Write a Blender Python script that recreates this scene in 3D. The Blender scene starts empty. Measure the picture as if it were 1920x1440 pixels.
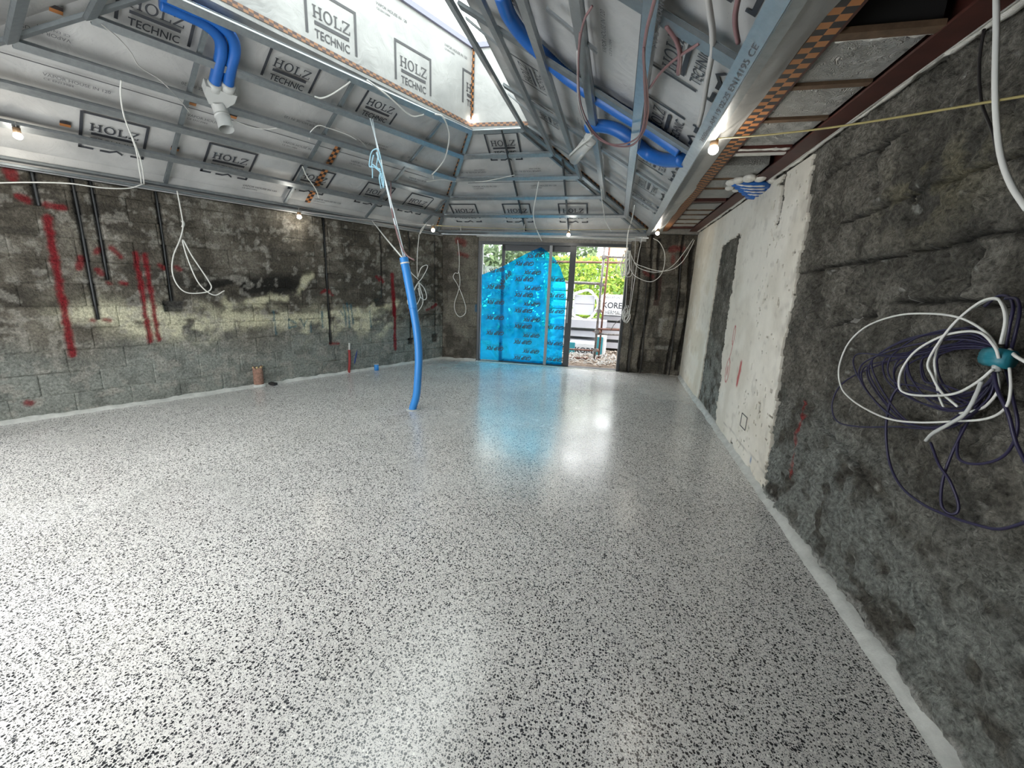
import bpy, bmesh, math, random
import numpy as np
from mathutils import Matrix, Vector
random.seed(7); rng = np.random.RandomState(11)
SC = bpy.context.scene; COL = SC.collection
# ------------------------------------------------------------------ camera
F, H = 775.0, 1.5
VP, SLOPE = (1157.0, 543.0), 0.041
_hy = VP[1] + SLOPE * (960 - VP[0])
_up = np.cross([0, _hy - 720, F], [1, SLOPE, 0.0]); _up /= np.linalg.norm(_up)
if _up[1] > 0: _up = -_up
_Y = np.array([VP[0] - 960, VP[1] - 720, F]); _Y /= np.linalg.norm(_Y)
_X = np.cross(_Y, _up); _X /= np.linalg.norm(_X)
R = np.array([_X, _Y, _up]); EYE = np.array([0, 0, H])
cam = bpy.data.cameras.new('camera'); cam_o = bpy.data.objects.new('camera', cam); COL.objects.link(cam_o)
m = Matrix.Identity(4)
for i in range(3):
    m[i][0], m[i][1], m[i][2], m[i][3] = R[i][0], -R[i][1], -R[i][2], EYE[i]
cam_o.matrix_world = m
cam.sensor_width = 36; cam.lens = F / 1920 * 36; cam.clip_start = 0.05; cam.clip_end = 200
SC.camera = cam_o
# ------------------------------------------------------------------ world, light, exposure
SC.view_settings.view_transform = 'Standard'; SC.view_settings.look = 'None'
SC.view_settings.gamma = 1; SC.view_settings.use_curve_mapping = False
SC.view_settings.exposure = 0.55
SC.cycles.use_denoising = True
SC.cycles.max_bounces = 10; SC.cycles.diffuse_bounces = 6; SC.cycles.transparent_max_bounces = 12
SC.cycles.sample_clamp_indirect = 8; SC.cycles.caustics_reflective = False
w = bpy.data.worlds.new('sky'); SC.world = w; w.use_nodes = True
wn, wl = w.node_tree.nodes, w.node_tree.links; wn.clear()
wo = wn.new('ShaderNodeOutputWorld'); wb = wn.new('ShaderNodeBackground'); wb.inputs['Strength'].default_value = 4.2
tc = wn.new('ShaderNodeTexCoord'); nz = wn.new('ShaderNodeTexNoise'); nz.inputs['Scale'].default_value = 2.2; nz.inputs['Detail'].default_value = 5
cr = wn.new('ShaderNodeValToRGB'); cr.color_ramp.elements[0].color = (0.84, 0.92, 1, 1); cr.color_ramp.elements[1].color = (1, .99, .965, 1)
cr.color_ramp.elements[0].position = .3; cr.color_ramp.elements[1].position = .6
wl.new(tc.outputs['Generated'], nz.inputs['Vector']); wl.new(nz.outputs['Fac'], cr.inputs['Fac'])
wl.new(cr.outputs['Color'], wb.inputs['Color']); wl.new(wb.outputs['Background'], wo.inputs['Surface'])

# ------------------------------------------------------------------ pixel -> place
def ray(px, py): return R @ np.array([px - 960, py - 720, F], float)
def onz(px, py, z):
    d = ray(px, py); return EYE + (z - H) / d[2] * d
def ony(px, py, y):
    d = ray(px, py); return EYE + y / d[1] * d
def onx(px, py, x):
    d = ray(px, py); return EYE + x / d[0] * d
def onp(px, py, p0, n):
    d = ray(px, py); return EYE + np.dot(np.array(p0) - EYE, n) / np.dot(d, n) * d
# room geometry
TH = math.radians(31); ST, CT = math.sin(TH), math.cos(TH)
A = onz(822, 437, 2.40); A[1] = 7.62; B = np.array([.414, 7.62, 2.40])
sL, cL = math.sin(math.radians(23.9)), math.cos(math.radians(23.9))
dL = np.array([sL, cL, 0]); inL = np.array([cL, -sL, 0])          # along the left wall, into the room
NL = CT * np.array([0, 0, 1.]) - ST * inL; VL = ST * np.array([0, 0, 1.]) + CT * inL
NF = np.array([0, ST, CT]); VF = np.array([0, -CT, ST])
NR = np.array([ST, 0, CT]); VR = np.array([-CT, 0, ST])
l0 = np.array([-5.624, 2.487, 0]); dW = dL; nW = inL                  # left wall line
f0 = np.array([-3.306, 7.722, 0]); f1 = np.array([1.273, 7.978, 0]); dF = (f1 - f0) / np.linalg.norm(f1 - f0); nF_in = np.array([dF[1], -dF[0], 0])
XR = 1.27
def WL(px, py, off=0.0): return onp(px, py, l0 + nW * off, nW)
def WF(px, py, off=0.0): return onp(px, py, f0 + nF_in * off, nF_in)
def WR(px, py, off=0.0): return onx(px, py, XR - off)
def SL(px, py, off=0.0): return onp(px, py, A + NL * off, NL)
def SF(px, py, off=0.0): return onp(px, py, A + NF * off, NF)
def SR(px, py, off=0.0): return onp(px, py, B + NR * off, NR)

# ------------------------------------------------------------------ helpers
def V(p): return Vector((float(p[0]), float(p[1]), float(p[2])))
def new_mesh(name, verts, faces, mats, mi=None, smooth=False):
    me = bpy.data.meshes.new(name)
    me.from_pydata([tuple(map(float, v)) for v in verts], [], faces)
    for mt in (mats if isinstance(mats, (list, tuple)) else [mats]): me.materials.append(mt)
    if mi is not None: me.polygons.foreach_set('material_index', mi)
    if smooth: me.polygons.foreach_set('use_smooth', [True] * len(me.polygons))
    me.update(); return me
def link(name, me, parent=None, loc=None):
    o = bpy.data.objects.new(name, me); COL.objects.link(o)
    if loc is not None: o.location = V(loc)
    if parent is not None: o.parent = parent
    return o
def tag(o, label=None, cat=None, group=None, kind=None):
    if label: o['label'] = label
    if cat: o['category'] = cat
    if group: o['group'] = group
    if kind: o['kind'] = kind
    return o
def empty(name, loc, label, cat, group=None):
    o = bpy.data.objects.new(name, None); COL.objects.link(o); o.location = V(loc); o.empty_display_size = .1
    return tag(o, label, cat, group)
class G:
    """collects geometry for one mesh"""
    def __init__(s): s.v = []; s.f = []; s.m = []
    def add(s, v, f, mi=0):
        b = len(s.v); s.v += [tuple(map(float, p)) for p in v]; s.f += [tuple(i + b for i in q) for q in f]; s.m += [mi] * len(f); return s
    def box(s, lo, hi, mi=0):
        x0, y0, z0 = lo; x1, y1, z1 = hi
        return s.add([(x0,y0,z0),(x1,y0,z0),(x1,y1,z0),(x0,y1,z0),(x0,y0,z1),(x1,y0,z1),(x1,y1,z1),(x0,y1,z1)],
                     [(0,3,2,1),(4,5,6,7),(0,1,5,4),(1,2,6,5),(2,3,7,6),(3,0,4,7)], mi)
    def obox(s, c, ax, ay, az, mi=0):
        """oriented box: centre and three half-axis vectors"""
        c, ax, ay, az = map(np.array, (c, ax, ay, az))
        v = [c + sx*ax + sy*ay + sz*az for sz in (-1, 1) for sx, sy in ((-1,-1),(1,-1),(1,1),(-1,1))]
        return s.add(v, [(0,3,2,1),(4,5,6,7),(0,1,5,4),(1,2,6,5),(2,3,7,6),(3,0,4,7)], mi)
    def prof(s, p0, p1, up, pts, mi=0, close=True):
        """extrude a 2-D closed profile (side, up) from p0 to p1"""
        p0, p1, up = map(np.array, (p0, p1, up)); d = (p1 - p0) / np.linalg.norm(p1 - p0)
        side = np.cross(d, up); side /= np.linalg.norm(side); u = np.cross(side, d)
        n = len(pts); v = [p + side*a + u*b for p in (p0, p1) for a, b in pts]
        f = [(i, (i+1) % n, n + (i+1) % n, n + i) for i in range(n if close else n-1)]
        if close: f += [tuple(range(n-1, -1, -1)), tuple(range(n, 2*n))]
        return s.add(v, f, mi)
    def tube(s, pts, r, sides=8, mi=0, rf=None, caps=True, closed=False):
        pts = [np.array(p, float) for p in pts]; n = len(pts); v = []; f = []
        t = pts[1] - pts[0]; t /= np.linalg.norm(t) + 1e-9
        a = np.cross(t, [0, 0, 1.]) if abs(t[2]) < .9 else np.cross(t, [1., 0, 0]); a /= np.linalg.norm(a)
        for i, p in enumerate(pts):
            if closed: t = pts[(i+1) % n] - pts[i-1]
            else: t = pts[min(i+1, n-1)] - pts[max(i-1, 0)]
            t = t / (np.linalg.norm(t) + 1e-9); a = a - t*np.dot(a, t); a /= np.linalg.norm(a) + 1e-9; b = np.cross(t, a)
            rr = r if rf is None else r * rf(i)
            for k in range(sides):
                th = 2*math.pi*k/sides; v.append(p + rr*(math.cos(th)*a + math.sin(th)*b))
        for i in range(n if closed else n-1):
            j = (i+1) % n
            for k in range(sides):
                f.append((i*sides+k, i*sides+(k+1) % sides, j*sides+(k+1) % sides, j*sides+k))
        if caps and not closed: f += [tuple(range(sides-1, -1, -1)), tuple((n-1)*sides + k for k in range(sides))]
        return s.add(v, f, mi)
    def ball(s, c, r, mi=0, n=10, m=7, sq=(1,1,1)):
        v = []; f = []
        for i in range(m+1):
            ph = math.pi*i/m
            for k in range(n):
                th = 2*math.pi*k/n; v.append((c[0]+r*sq[0]*math.sin(ph)*math.cos(th), c[1]+r*sq[1]*math.sin(ph)*math.sin(th), c[2]+r*sq[2]*math.cos(ph)))
        for i in range(m):
            for k in range(n): f.append((i*n+k, (i+1)*n+k, (i+1)*n+(k+1) % n, i*n+(k+1) % n))
        return s.add(v, f, mi)
    def build(s, name, mats, parent=None, smooth=False, label=None):
        o = link(name, new_mesh(name, s.v, s.f, mats, s.m, smooth), parent)
        if label: o['label'] = label
        return o
def spline(pts, n=8):
    P = [np.array(p, float) for p in pts]; P = [2*P[0]-P[1]] + P + [2*P[-1]-P[-2]]; out = []
    for i in range(1, len(P)-2):
        for k in range(n):
            t = k/n; p0, p1, p2, p3 = P[i-1:i+3]
            out.append(.5*((2*p1) + (-p0+p2)*t + (2*p0-5*p1+4*p2-p3)*t*t + (-p0+3*p1-3*p2+p3)*t**3))
    out.append(P[-2]); return out
def resample(pts, step):
    P = [np.array(p, float) for p in pts]; d = [0]
    for a, b in zip(P, P[1:]): d.append(d[-1] + np.linalg.norm(b-a))
    n = max(3, int(d[-1]/step)); P = np.array(P); t = np.linspace(0, d[-1], n)
    return [np.array([np.interp(q, d, P[:, k]) for k in range(3)]) for q in t]
# value noise
def vnoise(x, y, seed=0):
    xi = np.floor(x).astype(np.int64); yi = np.floor(y).astype(np.int64); fx = x-xi; fy = y-yi
    fx = fx*fx*(3-2*fx); fy = fy*fy*(3-2*fy)
    def h(a, b):
        n = (a*374761393 + b*668265263 + seed*1442695041) & 0x7fffffff
        n = ((n ^ (n >> 13)) * 1274126177) & 0x7fffffff
        return ((n ^ (n >> 16)) & 0xffff)/65535.0
    return (h(xi,yi)*(1-fx)+h(xi+1,yi)*fx)*(1-fy) + (h(xi,yi+1)*(1-fx)+h(xi+1,yi+1)*fx)*fy
def fbm(x, y, sc, oct=4, seed=0):
    v = 0; a = 1; t = 0
    for i in range(oct):
        v = v + a*vnoise(x*sc+17*i, y*sc+31*i, seed+i); t += a; a *= .5; sc *= 2.03
    return v/t
def sstep(a, b, x): t = np.clip((x-a)/(b-a), 0, 1); return t*t*(3-2*t)
def segdist(x, y, x0, y0, x1, y1):
    dx, dy = x1-x0, y1-y0; t = np.clip(((x-x0)*dx+(y-y0)*dy)/(dx*dx+dy*dy+1e-9), 0, 1)
    return np.hypot(x-x0-t*dx, y-y0-t*dy)

# ------------------------------------------------------------------ materials
def mat(name, color=(.5,.5,.5), rough=.5, metal=0.0, noise=None, bump=None, emit=None, spec=None, attr=None, alpha=None, coat=None):
    """noise=(scale, amount)  bump=(scale, strength, distance)"""
    mt = bpy.data.materials.new(name); mt.use_nodes = True; nt = mt.node_tree; N, L = nt.nodes, nt.links
    b = N['Principled BSDF']; b.inputs['Base Color'].default_value = (*color, 1); b.inputs['Roughness'].default_value = rough; b.inputs['Metallic'].default_value = metal
    if spec is not None: b.inputs['Specular IOR Level'].default_value = spec
    if coat: b.inputs['Coat Weight'].default_value = coat[0]; b.inputs['Coat Roughness'].default_value = coat[1]
    geo = N.new('ShaderNodeNewGeometry'); src = None
    if attr:
        a = N.new('ShaderNodeAttribute'); a.attribute_name = attr; src = a.outputs['Color']; L.new(src, b.inputs['Base Color'])
    if noise:
        n = N.new('ShaderNodeTexNoise'); n.inputs['Scale'].default_value = noise[0]; n.inputs['Detail'].default_value = 6; n.inputs['Roughness'].default_value = .65
        L.new(geo.outputs['Position'], n.inputs['Vector'])
        mr = N.new('ShaderNodeMapRange'); mr.inputs['From Min'].default_value = .3; mr.inputs['From Max'].default_value = .7
        mr.inputs['To Min'].default_value = 1-noise[1]; mr.inputs['To Max'].default_value = 1+noise[1]
        L.new(n.outputs['Fac'], mr.inputs['Value'])
        mx = N.new('ShaderNodeMix'); mx.data_type = 'RGBA'; mx.blend_type = 'MULTIPLY'; mx.inputs[0].default_value = 1
        if src is not None: L.new(src, mx.inputs[6])
        else: mx.inputs[6].default_value = (*color, 1)
        L.new(mr.outputs['Result'], mx.inputs[7]); L.new(mx.outputs[2], b.inputs['Base Color'])
    if bump:
        n = N.new('ShaderNodeTexNoise'); n.inputs['Scale'].default_value = bump[0]; n.inputs['Detail'].default_value = 5; n.inputs['Roughness'].default_value = .6
        L.new(geo.outputs['Position'], n.inputs['Vector']); bp = N.new('ShaderNodeBump'); bp.inputs['Strength'].default_value = bump[1]; bp.inputs['Distance'].default_value = bump[2]
        L.new(n.outputs['Fac'], bp.inputs['Height']); L.new(bp.outputs['Normal'], b.inputs['Normal'])
    if emit:
        b.inputs['Emission Color'].default_value = (*emit[0], 1); b.inputs['Emission Strength'].default_value = emit[1]
    return mt
M = {}
M['concrete'] = mat('rough_concrete', rough=.9, attr='Col', noise=(45, .48), bump=(60, .9, .018), spec=.25)
M['stone'] = mat('rough_stone', rough=.95, attr='Col', noise=(42, .62), bump=(48, 1.0, .08), spec=.25)
M['plaster'] = mat('old_plaster', rough=.75, attr='Col', noise=(14, .04), bump=(25, .12, .004), spec=.3)
M['dark'] = mat('void_shade', (.012, .011, .01), .9)  # near-black that paints the shade inside hollows
M['mortar'] = mat('mortar', (.2, .19, .17), .9, noise=(30, .3))
M['skim'] = mat('skim_plaster', (.50, .51, .48), .8, noise=(9, .22), bump=(30, .6, .01))
M['galv'] = mat('galvanised_steel', (.34, .365, .375), .36, .75, noise=(22, .12))
M['galv2'] = mat('dull_galvanised_steel', (.235, .26, .27), .45, .7, noise=(16, .14))
M['ink'] = mat('black_ink', (.035, .038, .045), .6)
M['ink2'] = mat('grey_ink', (.09, .09, .095), .6)
M['orange'] = mat('tape_orange', (.55, .22, .07), .5)
M['orange2'] = mat('glare_tape_orange', (.38, .20, .11), .6); M['tblack2'] = mat('glare_tape_grey', (.13, .095, .09), .6)  # tape colours with the skylight's glare haze mixed in
M['orange'] = mat('tape_orange', (.42, .17, .055), .5)
M['tblack'] = mat('tape_black', (.03, .025, .025), .5)
M['red_steel'] = mat('red_oxide_steel', (.060, .016, .011), .55, noise=(8, .3))
M['timber'] = mat('timber', (.12, .072, .04), .8, noise=(20, .3))
M['foam'] = mat('white_foam', (.68, .66, .60), .9, bump=(60, .8, .01))
M['blue'] = mat('blue_duct', (.012, .11, .40), .38, noise=(5, .1))
M['blue_light'] = mat('light_blue_duct', (.035, .25, .66), .35)
M['blue_dark'] = mat('dark_blue_conduit', (.03, .055, .20), .5)
M['pvc'] = mat('white_pvc', (.52, .53, .51), .35)
M['white_cable'] = mat('white_cable', (.72, .72, .68), .45)
M['grey_cable'] = mat('grey_cable', (.46, .45, .43), .5)
M['black_cable'] = mat('black_cable', (.018, .016, .016), .5)
M['purple'] = mat('purple_cable', (.020, .016, .052), .45)
M['pink'] = mat('brown_pink_cable', (.22, .12, .12), .5)
M['yellow'] = mat('yellow_wire', (.36, .30, .12), .5)
M['rope'] = mat('white_rope', (.66, .72, .75), .7)
M['rope_blue'] = mat('pale_blue_rope', (.36, .60, .72), .7)
M['teal_tape'] = mat('teal_tape', (.012, .17, .22), .45)
M['clay'] = mat('clay_pipe', (.26, .15, .11), .85, noise=(40, .45), bump=(50, .6, .01))
M['red_pipe'] = mat('red_conduit', (.28, .022, .02), .5)
M['frame'] = mat('anthracite_aluminium', (.045, .048, .05), .42, .2)
M['frame2'] = mat('grey_aluminium', (.22, .225, .225), .4, .3)
M['scaf'] = mat('rusty_scaffold', (.20, .10, .075), .6, .3, noise=(25, .5))
M['scaf2'] = mat('steel_scaffold', (.24, .22, .21), .5, .5, noise=(25, .5))
M['board'] = mat('grey_eps_board', (.42, .42, .45), .9, noise=(60, .05))
M['wrap'] = mat('white_plastic_wrap', (.75, .76, .77), .3, bump=(9, .5, .02))
M['wrap_teal'] = mat('teal_plastic_wrap', (.04, .27, .32), .3, bump=(9, .5, .02))
M['bulb'] = mat('bulb', (1, 1, 1), .3, emit=((1, .93, .82), 22))
M['socket'] = mat('bulb_holder', (.35, .22, .12), .5)
M['soil'] = mat('building_rubble', (.16, .12, .09), .95, noise=(7, .5), bump=(12, 1, .05))
M['rock'] = mat('rubble_stone', (.33, .28, .23), .9, noise=(9, .4))
M['brickfar'] = mat('far_brick', (.5, .32, .22), .9, noise=(5, .2))
M['paint_red'] = mat('red_spray', (.48, .03, .03), .7)
M['skyframe'] = mat('skylight_frame', (.25, .25, .33), .5)

def membrane_material():
    mt = bpy.data.materials.new('foil_membrane'); mt.use_nodes = True; N, L = mt.node_tree.nodes, mt.node_tree.links
    b = N['Principled BSDF']; geo = N.new('ShaderNodeNewGeometry')
    n1 = N.new('ShaderNodeTexNoise'); n1.inputs['Scale'].default_value = 3; n1.inputs['Detail'].default_value = 4
    n2 = N.new('ShaderNodeTexVoronoi'); n2.inputs['Scale'].default_value = 45
    n3 = N.new('ShaderNodeTexNoise'); n3.inputs['Scale'].default_value = 220; n3.inputs['Detail'].default_value = 2
    for n in (n1, n2, n3): L.new(geo.outputs['Position'], n.inputs['Vector'])
    r = N.new('ShaderNodeValToRGB'); r.color_ramp.elements[0].color = (.39,.39,.38,1); r.color_ramp.elements[1].color = (.50,.50,.485,1)
    r.color_ramp.elements[0].position = .35; r.color_ramp.elements[1].position = .65
    L.new(n1.outputs['Fac'], r.inputs['Fac'])
    lt = N.new('ShaderNodeMath'); lt.operation = 'LESS_THAN'; lt.inputs[1].default_value = .10; L.new(n2.outputs['Distance'], lt.inputs[0])
    mx = N.new('ShaderNodeMix'); mx.data_type = 'RGBA'; mx.inputs[7].default_value = (.22,.23,.23,1)
    L.new(r.outputs['Color'], mx.inputs[6]); 
    m2 = N.new('ShaderNodeMath'); m2.operation = 'MULTIPLY'; m2.inputs[1].default_value = .6; L.new(lt.outputs[0], m2.inputs[0]); L.new(m2.outputs[0], mx.inputs[0])
    L.new(mx.outputs[2], b.inputs['Base Color']); b.inputs['Metallic'].default_value = .12; b.inputs['Roughness'].default_value = .55
    bp = N.new('ShaderNodeBump'); bp.inputs['Strength'].default_value = .35; bp.inputs['Distance'].default_value = .03
    n4 = N.new('ShaderNodeTexNoise'); n4.inputs['Scale'].default_value = 5; n4.inputs['Detail'].default_value = 3; n4.inputs['Distortion'].default_value = 1.2
    L.new(geo.outputs['Position'], n4.inputs['Vector']); L.new(n4.outputs['Fac'], bp.inputs['Height']); L.new(bp.outputs['Normal'], b.inputs['Normal'])
    return mt
M['membrane'] = membrane_material()
def foil_material():
    mt = bpy.data.materials.new('crinkled_foil'); mt.use_nodes = True; N, L = mt.node_tree.nodes, mt.node_tree.links
    b = N['Principled BSDF']; geo = N.new('ShaderNodeNewGeometry')
    b.inputs['Base Color'].default_value = (.60,.59,.55,1); b.inputs['Metallic'].default_value = .3; b.inputs['Roughness'].default_value = .45
    n = N.new('ShaderNodeTexNoise'); n.inputs['Scale'].default_value = 11; n.inputs['Detail'].default_value = 5; n.inputs['Distortion'].default_value = 2.5
    L.new(geo.outputs['Position'], n.inputs['Vector'])
    wv = N.new('ShaderNodeMath'); wv.operation = 'SINE'; m1 = N.new('ShaderNodeMath'); m1.operation = 'MULTIPLY'; m1.inputs[1].default_value = 55
    L.new(n.outputs['Fac'], m1.inputs[0]); L.new(m1.outputs[0], wv.inputs[0])
    bp = N.new('ShaderNodeBump'); bp.inputs['Strength'].default_value = 1.0; bp.inputs['Distance'].default_value = .03
    L.new(wv.outputs[0], bp.inputs['Height']); L.new(bp.outputs['Normal'], b.inputs['Normal'])
    return mt
M['foil'] = foil_material()
def terrazzo():
    mt = bpy.data.materials.new('polished_terrazzo'); mt.use_nodes = True; N, L = mt.node_tree.nodes, mt.node_tree.links
    b = N['Principled BSDF']; geo = N.new('ShaderNodeNewGeometry')
    wob = N.new('ShaderNodeTexNoise'); wob.inputs['Scale'].default_value = 90; wob.inputs['Detail'].default_value = 2; L.new(geo.outputs['Position'], wob.inputs['Vector'])
    sc = N.new('ShaderNodeVectorMath'); sc.operation = 'SCALE'; sc.inputs['Scale'].default_value = .007; L.new(wob.outputs['Color'], sc.inputs[0])
    ad = N.new('ShaderNodeVectorMath'); ad.operation = 'ADD'; L.new(geo.outputs['Position'], ad.inputs[0]); L.new(sc.outputs[0], ad.inputs[1])
    def layer(scale, thr, prev, ramp, keep, soft=.05):
        v = N.new('ShaderNodeTexVoronoi'); v.inputs['Scale'].default_value = scale; v.inputs['Randomness'].default_value = 1; v.voronoi_dimensions = '2D'
        L.new(ad.outputs[0], v.inputs['Vector'])
        sep = N.new('ShaderNodeSeparateColor'); L.new(v.outputs['Color'], sep.inputs['Color'])
        # size of each chip varies with its own random number
        ms = N.new('ShaderNodeMath'); ms.operation = 'MULTIPLY'; ms.inputs[1].default_value = thr; L.new(sep.outputs['Green'], ms.inputs[0])
        ms2 = N.new('ShaderNodeMath'); ms2.operation = 'ADD'; ms2.inputs[1].default_value = thr*.35; L.new(ms.outputs[0], ms2.inputs[0])
        sb = N.new('ShaderNodeMath'); sb.operation = 'SUBTRACT'; L.new(ms2.outputs[0], sb.inputs[0]); L.new(v.outputs['Distance'], sb.inputs[1])
        dv = N.new('ShaderNodeMath'); dv.operation = 'DIVIDE'; dv.inputs[1].default_value = soft; dv.use_clamp = True; L.new(sb.outputs[0], dv.inputs[0])
        kp = N.new('ShaderNodeMath'); kp.operation = 'LESS_THAN'; kp.inputs[1].default_value = keep; L.new(sep.outputs['Red'], kp.inputs[0])
        fac = N.new('ShaderNodeMath'); fac.operation = 'MULTIPLY'; L.new(dv.outputs[0], fac.inputs[0]); L.new(kp.outputs[0], fac.inputs[1])
        r = N.new('ShaderNodeValToRGB'); r.color_ramp.interpolation = 'CONSTANT'
        el = r.color_ramp.elements; el[0].position = ramp[0][0]; el[0].color = (*ramp[0][1], 1); el[1].position = ramp[1][0]; el[1].color = (*ramp[1][1], 1)
        for p, c in ramp[2:]:
            e = el.new(p); e.color = (*c, 1)
        L.new(sep.outputs['Blue'], r.inputs['Fac'])
        mx = N.new('ShaderNodeMix'); mx.data_type = 'RGBA'; L.new(fac.outputs[0], mx.inputs[0]); L.new(prev, mx.inputs[6]); L.new(r.outputs['Color'], mx.inputs[7])
        return mx.outputs[2]
    base = N.new('ShaderNodeTexNoise'); base.inputs['Scale'].default_value = 1.3; base.inputs['Detail'].default_value = 8; base.inputs['Roughness'].default_value = .7
    L.new(geo.outputs['Position'], base.inputs['Vector'])
    br = N.new('ShaderNodeValToRGB'); br.color_ramp.elements[0].color = (.62,.605,.575,1); br.color_ramp.elements[1].color = (.76,.745,.715,1)
    br.color_ramp.elements[0].position = .35; br.color_ramp.elements[1].position = .65; L.new(base.outputs['Fac'], br.inputs['Fac'])
    c = layer(210, .34, br.outputs['Color'], [(0, (.035,.037,.04)), (.30, (.16,.16,.16)), (.6, (.40,.40,.40)), (.86, (.78,.78,.74))], .8)
    c = layer(122, .40, c, [(0, (.018,.02,.024)), (.50, (.05,.052,.058)), (.72, (.26,.26,.26)), (.90, (.90,.90,.85))], .56)
    c = layer(80, .36, c, [(0, (.015,.016,.02)), (.8, (.05,.052,.06)), (.90, (.75,.75,.70))], .26, .03)
    L.new(c, b.inputs['Base Color'])
    rn = N.new('ShaderNodeTexNoise'); rn.inputs['Scale'].default_value = .9; rn.inputs['Detail'].default_value = 5; L.new(geo.outputs['Position'], rn.inputs['Vector'])
    mr = N.new('ShaderNodeMapRange'); mr.inputs['From Min'].default_value = .35; mr.inputs['From Max'].default_value = .65; mr.inputs['To Min'].default_value = .16; mr.inputs['To Max'].default_value = .30
    L.new(rn.outputs['Fac'], mr.inputs['Value']); L.new(mr.outputs['Result'], b.inputs['Roughness']); b.inputs['Specular IOR Level'].default_value = .75
    return mt
M['terrazzo'] = terrazzo()
def film_material():
    mt = bpy.data.materials.new('blue_protective_film'); mt.use_nodes = True; N, L = mt.node_tree.nodes, mt.node_tree.links
    b = N['Principled BSDF']; out = N['Material Output']; geo = N.new('ShaderNodeNewGeometry')
    b.inputs['Base Color'].default_value = (.0, .20, .62, 1); b.inputs['Roughness'].default_value = .4
    tr = N.new('ShaderNodeBsdfTranslucent'); tr.inputs['Color'].default_value = (.0, .36, .85, 1)
    tp = N.new('ShaderNodeBsdfTransparent'); tp.inputs['Color'].default_value = (.02, .62, .92, 1)
    n = N.new('ShaderNodeTexNoise'); n.inputs['Scale'].default_value = 3.2; n.inputs['Detail'].default_value = 4; n.inputs['Distortion'].default_value = 1.5; L.new(geo.outputs['Position'], n.inputs['Vector'])
    bp = N.new('ShaderNodeBump'); bp.inputs['Strength'].default_value = .8; bp.inputs['Distance'].default_value = .05; L.new(n.outputs['Fac'], bp.inputs['Height']); L.new(bp.outputs['Normal'], b.inputs['Normal'])
    m1 = N.new('ShaderNodeMixShader'); m1.inputs[0].default_value = .6; L.new(b.outputs[0], m1.inputs[1]); L.new(tr.outputs[0], m1.inputs[2])
    mr = N.new('ShaderNodeMapRange'); mr.inputs['From Min'].default_value = .3; mr.inputs['From Max'].default_value = .7; mr.inputs['To Min'].default_value = .35; mr.inputs['To Max'].default_value = .80
    L.new(n.outputs['Fac'], mr.inputs['Value'])
    m2 = N.new('ShaderNodeMixShader'); L.new(mr.outputs['Result'], m2.inputs[0]); L.new(m1.outputs[0], m2.inputs[1]); L.new(tp.outputs[0], m2.inputs[2])
    L.new(m2.outputs[0], out.inputs['Surface']); return mt
M['film'] = film_material()
def glass_material(name, tint):
    mt = bpy.data.materials.new(name); mt.use_nodes = True; N, L = mt.node_tree.nodes, mt.node_tree.links; out = N['Material Output']
    gl = N.new('ShaderNodeBsdfGlossy'); gl.inputs['Roughness'].default_value = .02; tp = N.new('ShaderNodeBsdfTransparent'); tp.inputs['Color'].default_value = (*tint, 1)
    mx = N.new('ShaderNodeMixShader'); mx.inputs[0].default_value = .05
    L.new(tp.outputs[0], mx.inputs[1]); L.new(gl.outputs[0], mx.inputs[2]); L.new(mx.outputs[0], out.inputs['Surface']); return mt
M['glass'] = glass_material('clear_glass', (.93, .96, .95))
def leaf_material(name, c0, c1):
    mt = bpy.data.materials.new(name); mt.use_nodes = True; N, L = mt.node_tree.nodes, mt.node_tree.links; b = N['Principled BSDF']; out = N['Material Output']
    geo = N.new('ShaderNodeNewGeometry'); r = N.new('ShaderNodeValToRGB'); r.color_ramp.elements[0].color = (*c0, 1); r.color_ramp.elements[1].color = (*c1, 1)
    L.new(geo.outputs['Random Per Island'], r.inputs['Fac']); L.new(r.outputs['Color'], b.inputs['Base Color']); b.inputs['Roughness'].default_value = .5
    tr = N.new('ShaderNodeBsdfTranslucent'); L.new(r.outputs['Color'], tr.inputs['Color']); mx = N.new('ShaderNodeMixShader'); mx.inputs[0].default_value = .35
    L.new(b.outputs[0], mx.inputs[1]); L.new(tr.outputs[0], mx.inputs[2]); L.new(mx.outputs[0], out.inputs['Surface']); return mt
M['leaf'] = leaf_material('hedge_leaf', (.10, .22, .03), (.42, .55, .06))
M['leaf2'] = leaf_material('laurel_leaf', (.03, .07, .03), (.22, .30, .13))
def paint_mesh(me, cols):
    a = me.color_attributes.new('Col', 'FLOAT_COLOR', 'POINT')
    c = np.ones((len(me.vertices), 4)); c[:, :3] = cols; a.data.foreach_set('color', c.ravel().astype(np.float32))

# ------------------------------------------------------------------ flat print: letters
_fc = {}
def text_mesh(s, size=1.0, shear=0.0, bold=0.0):
    """2-D triangles of a line of text, centred on its own box"""
    k = (s, shear, bold)
    if k not in _fc:
        cu = bpy.data.curves.new('t', 'FONT'); cu.body = s; cu.size = 1; cu.shear = shear; cu.offset = bold; cu.resolution_u = 3
        o = bpy.data.objects.new('t', cu); COL.objects.link(o); dg = bpy.context.evaluated_depsgraph_get()
        me = bpy.data.meshes.new_from_object(o.evaluated_get(dg)); v = np.array([p.co[:2] for p in me.vertices]); f = [tuple(p.vertices) for p in me.polygons]
        bpy.data.objects.remove(o); bpy.data.curves.remove(cu); bpy.data.meshes.remove(me)
        v = v - (v.min(0)+v.max(0))/2; _fc[k] = (v, f)
    v, f = _fc[k]; return v*size, f
def text_fit(s, wd, ht, **k):
    v, f = text_mesh(s, 1, **k); ex = v.max(0)-v.min(0); return v*np.array([wd/ex[0], ht/ex[1]]), f
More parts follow.
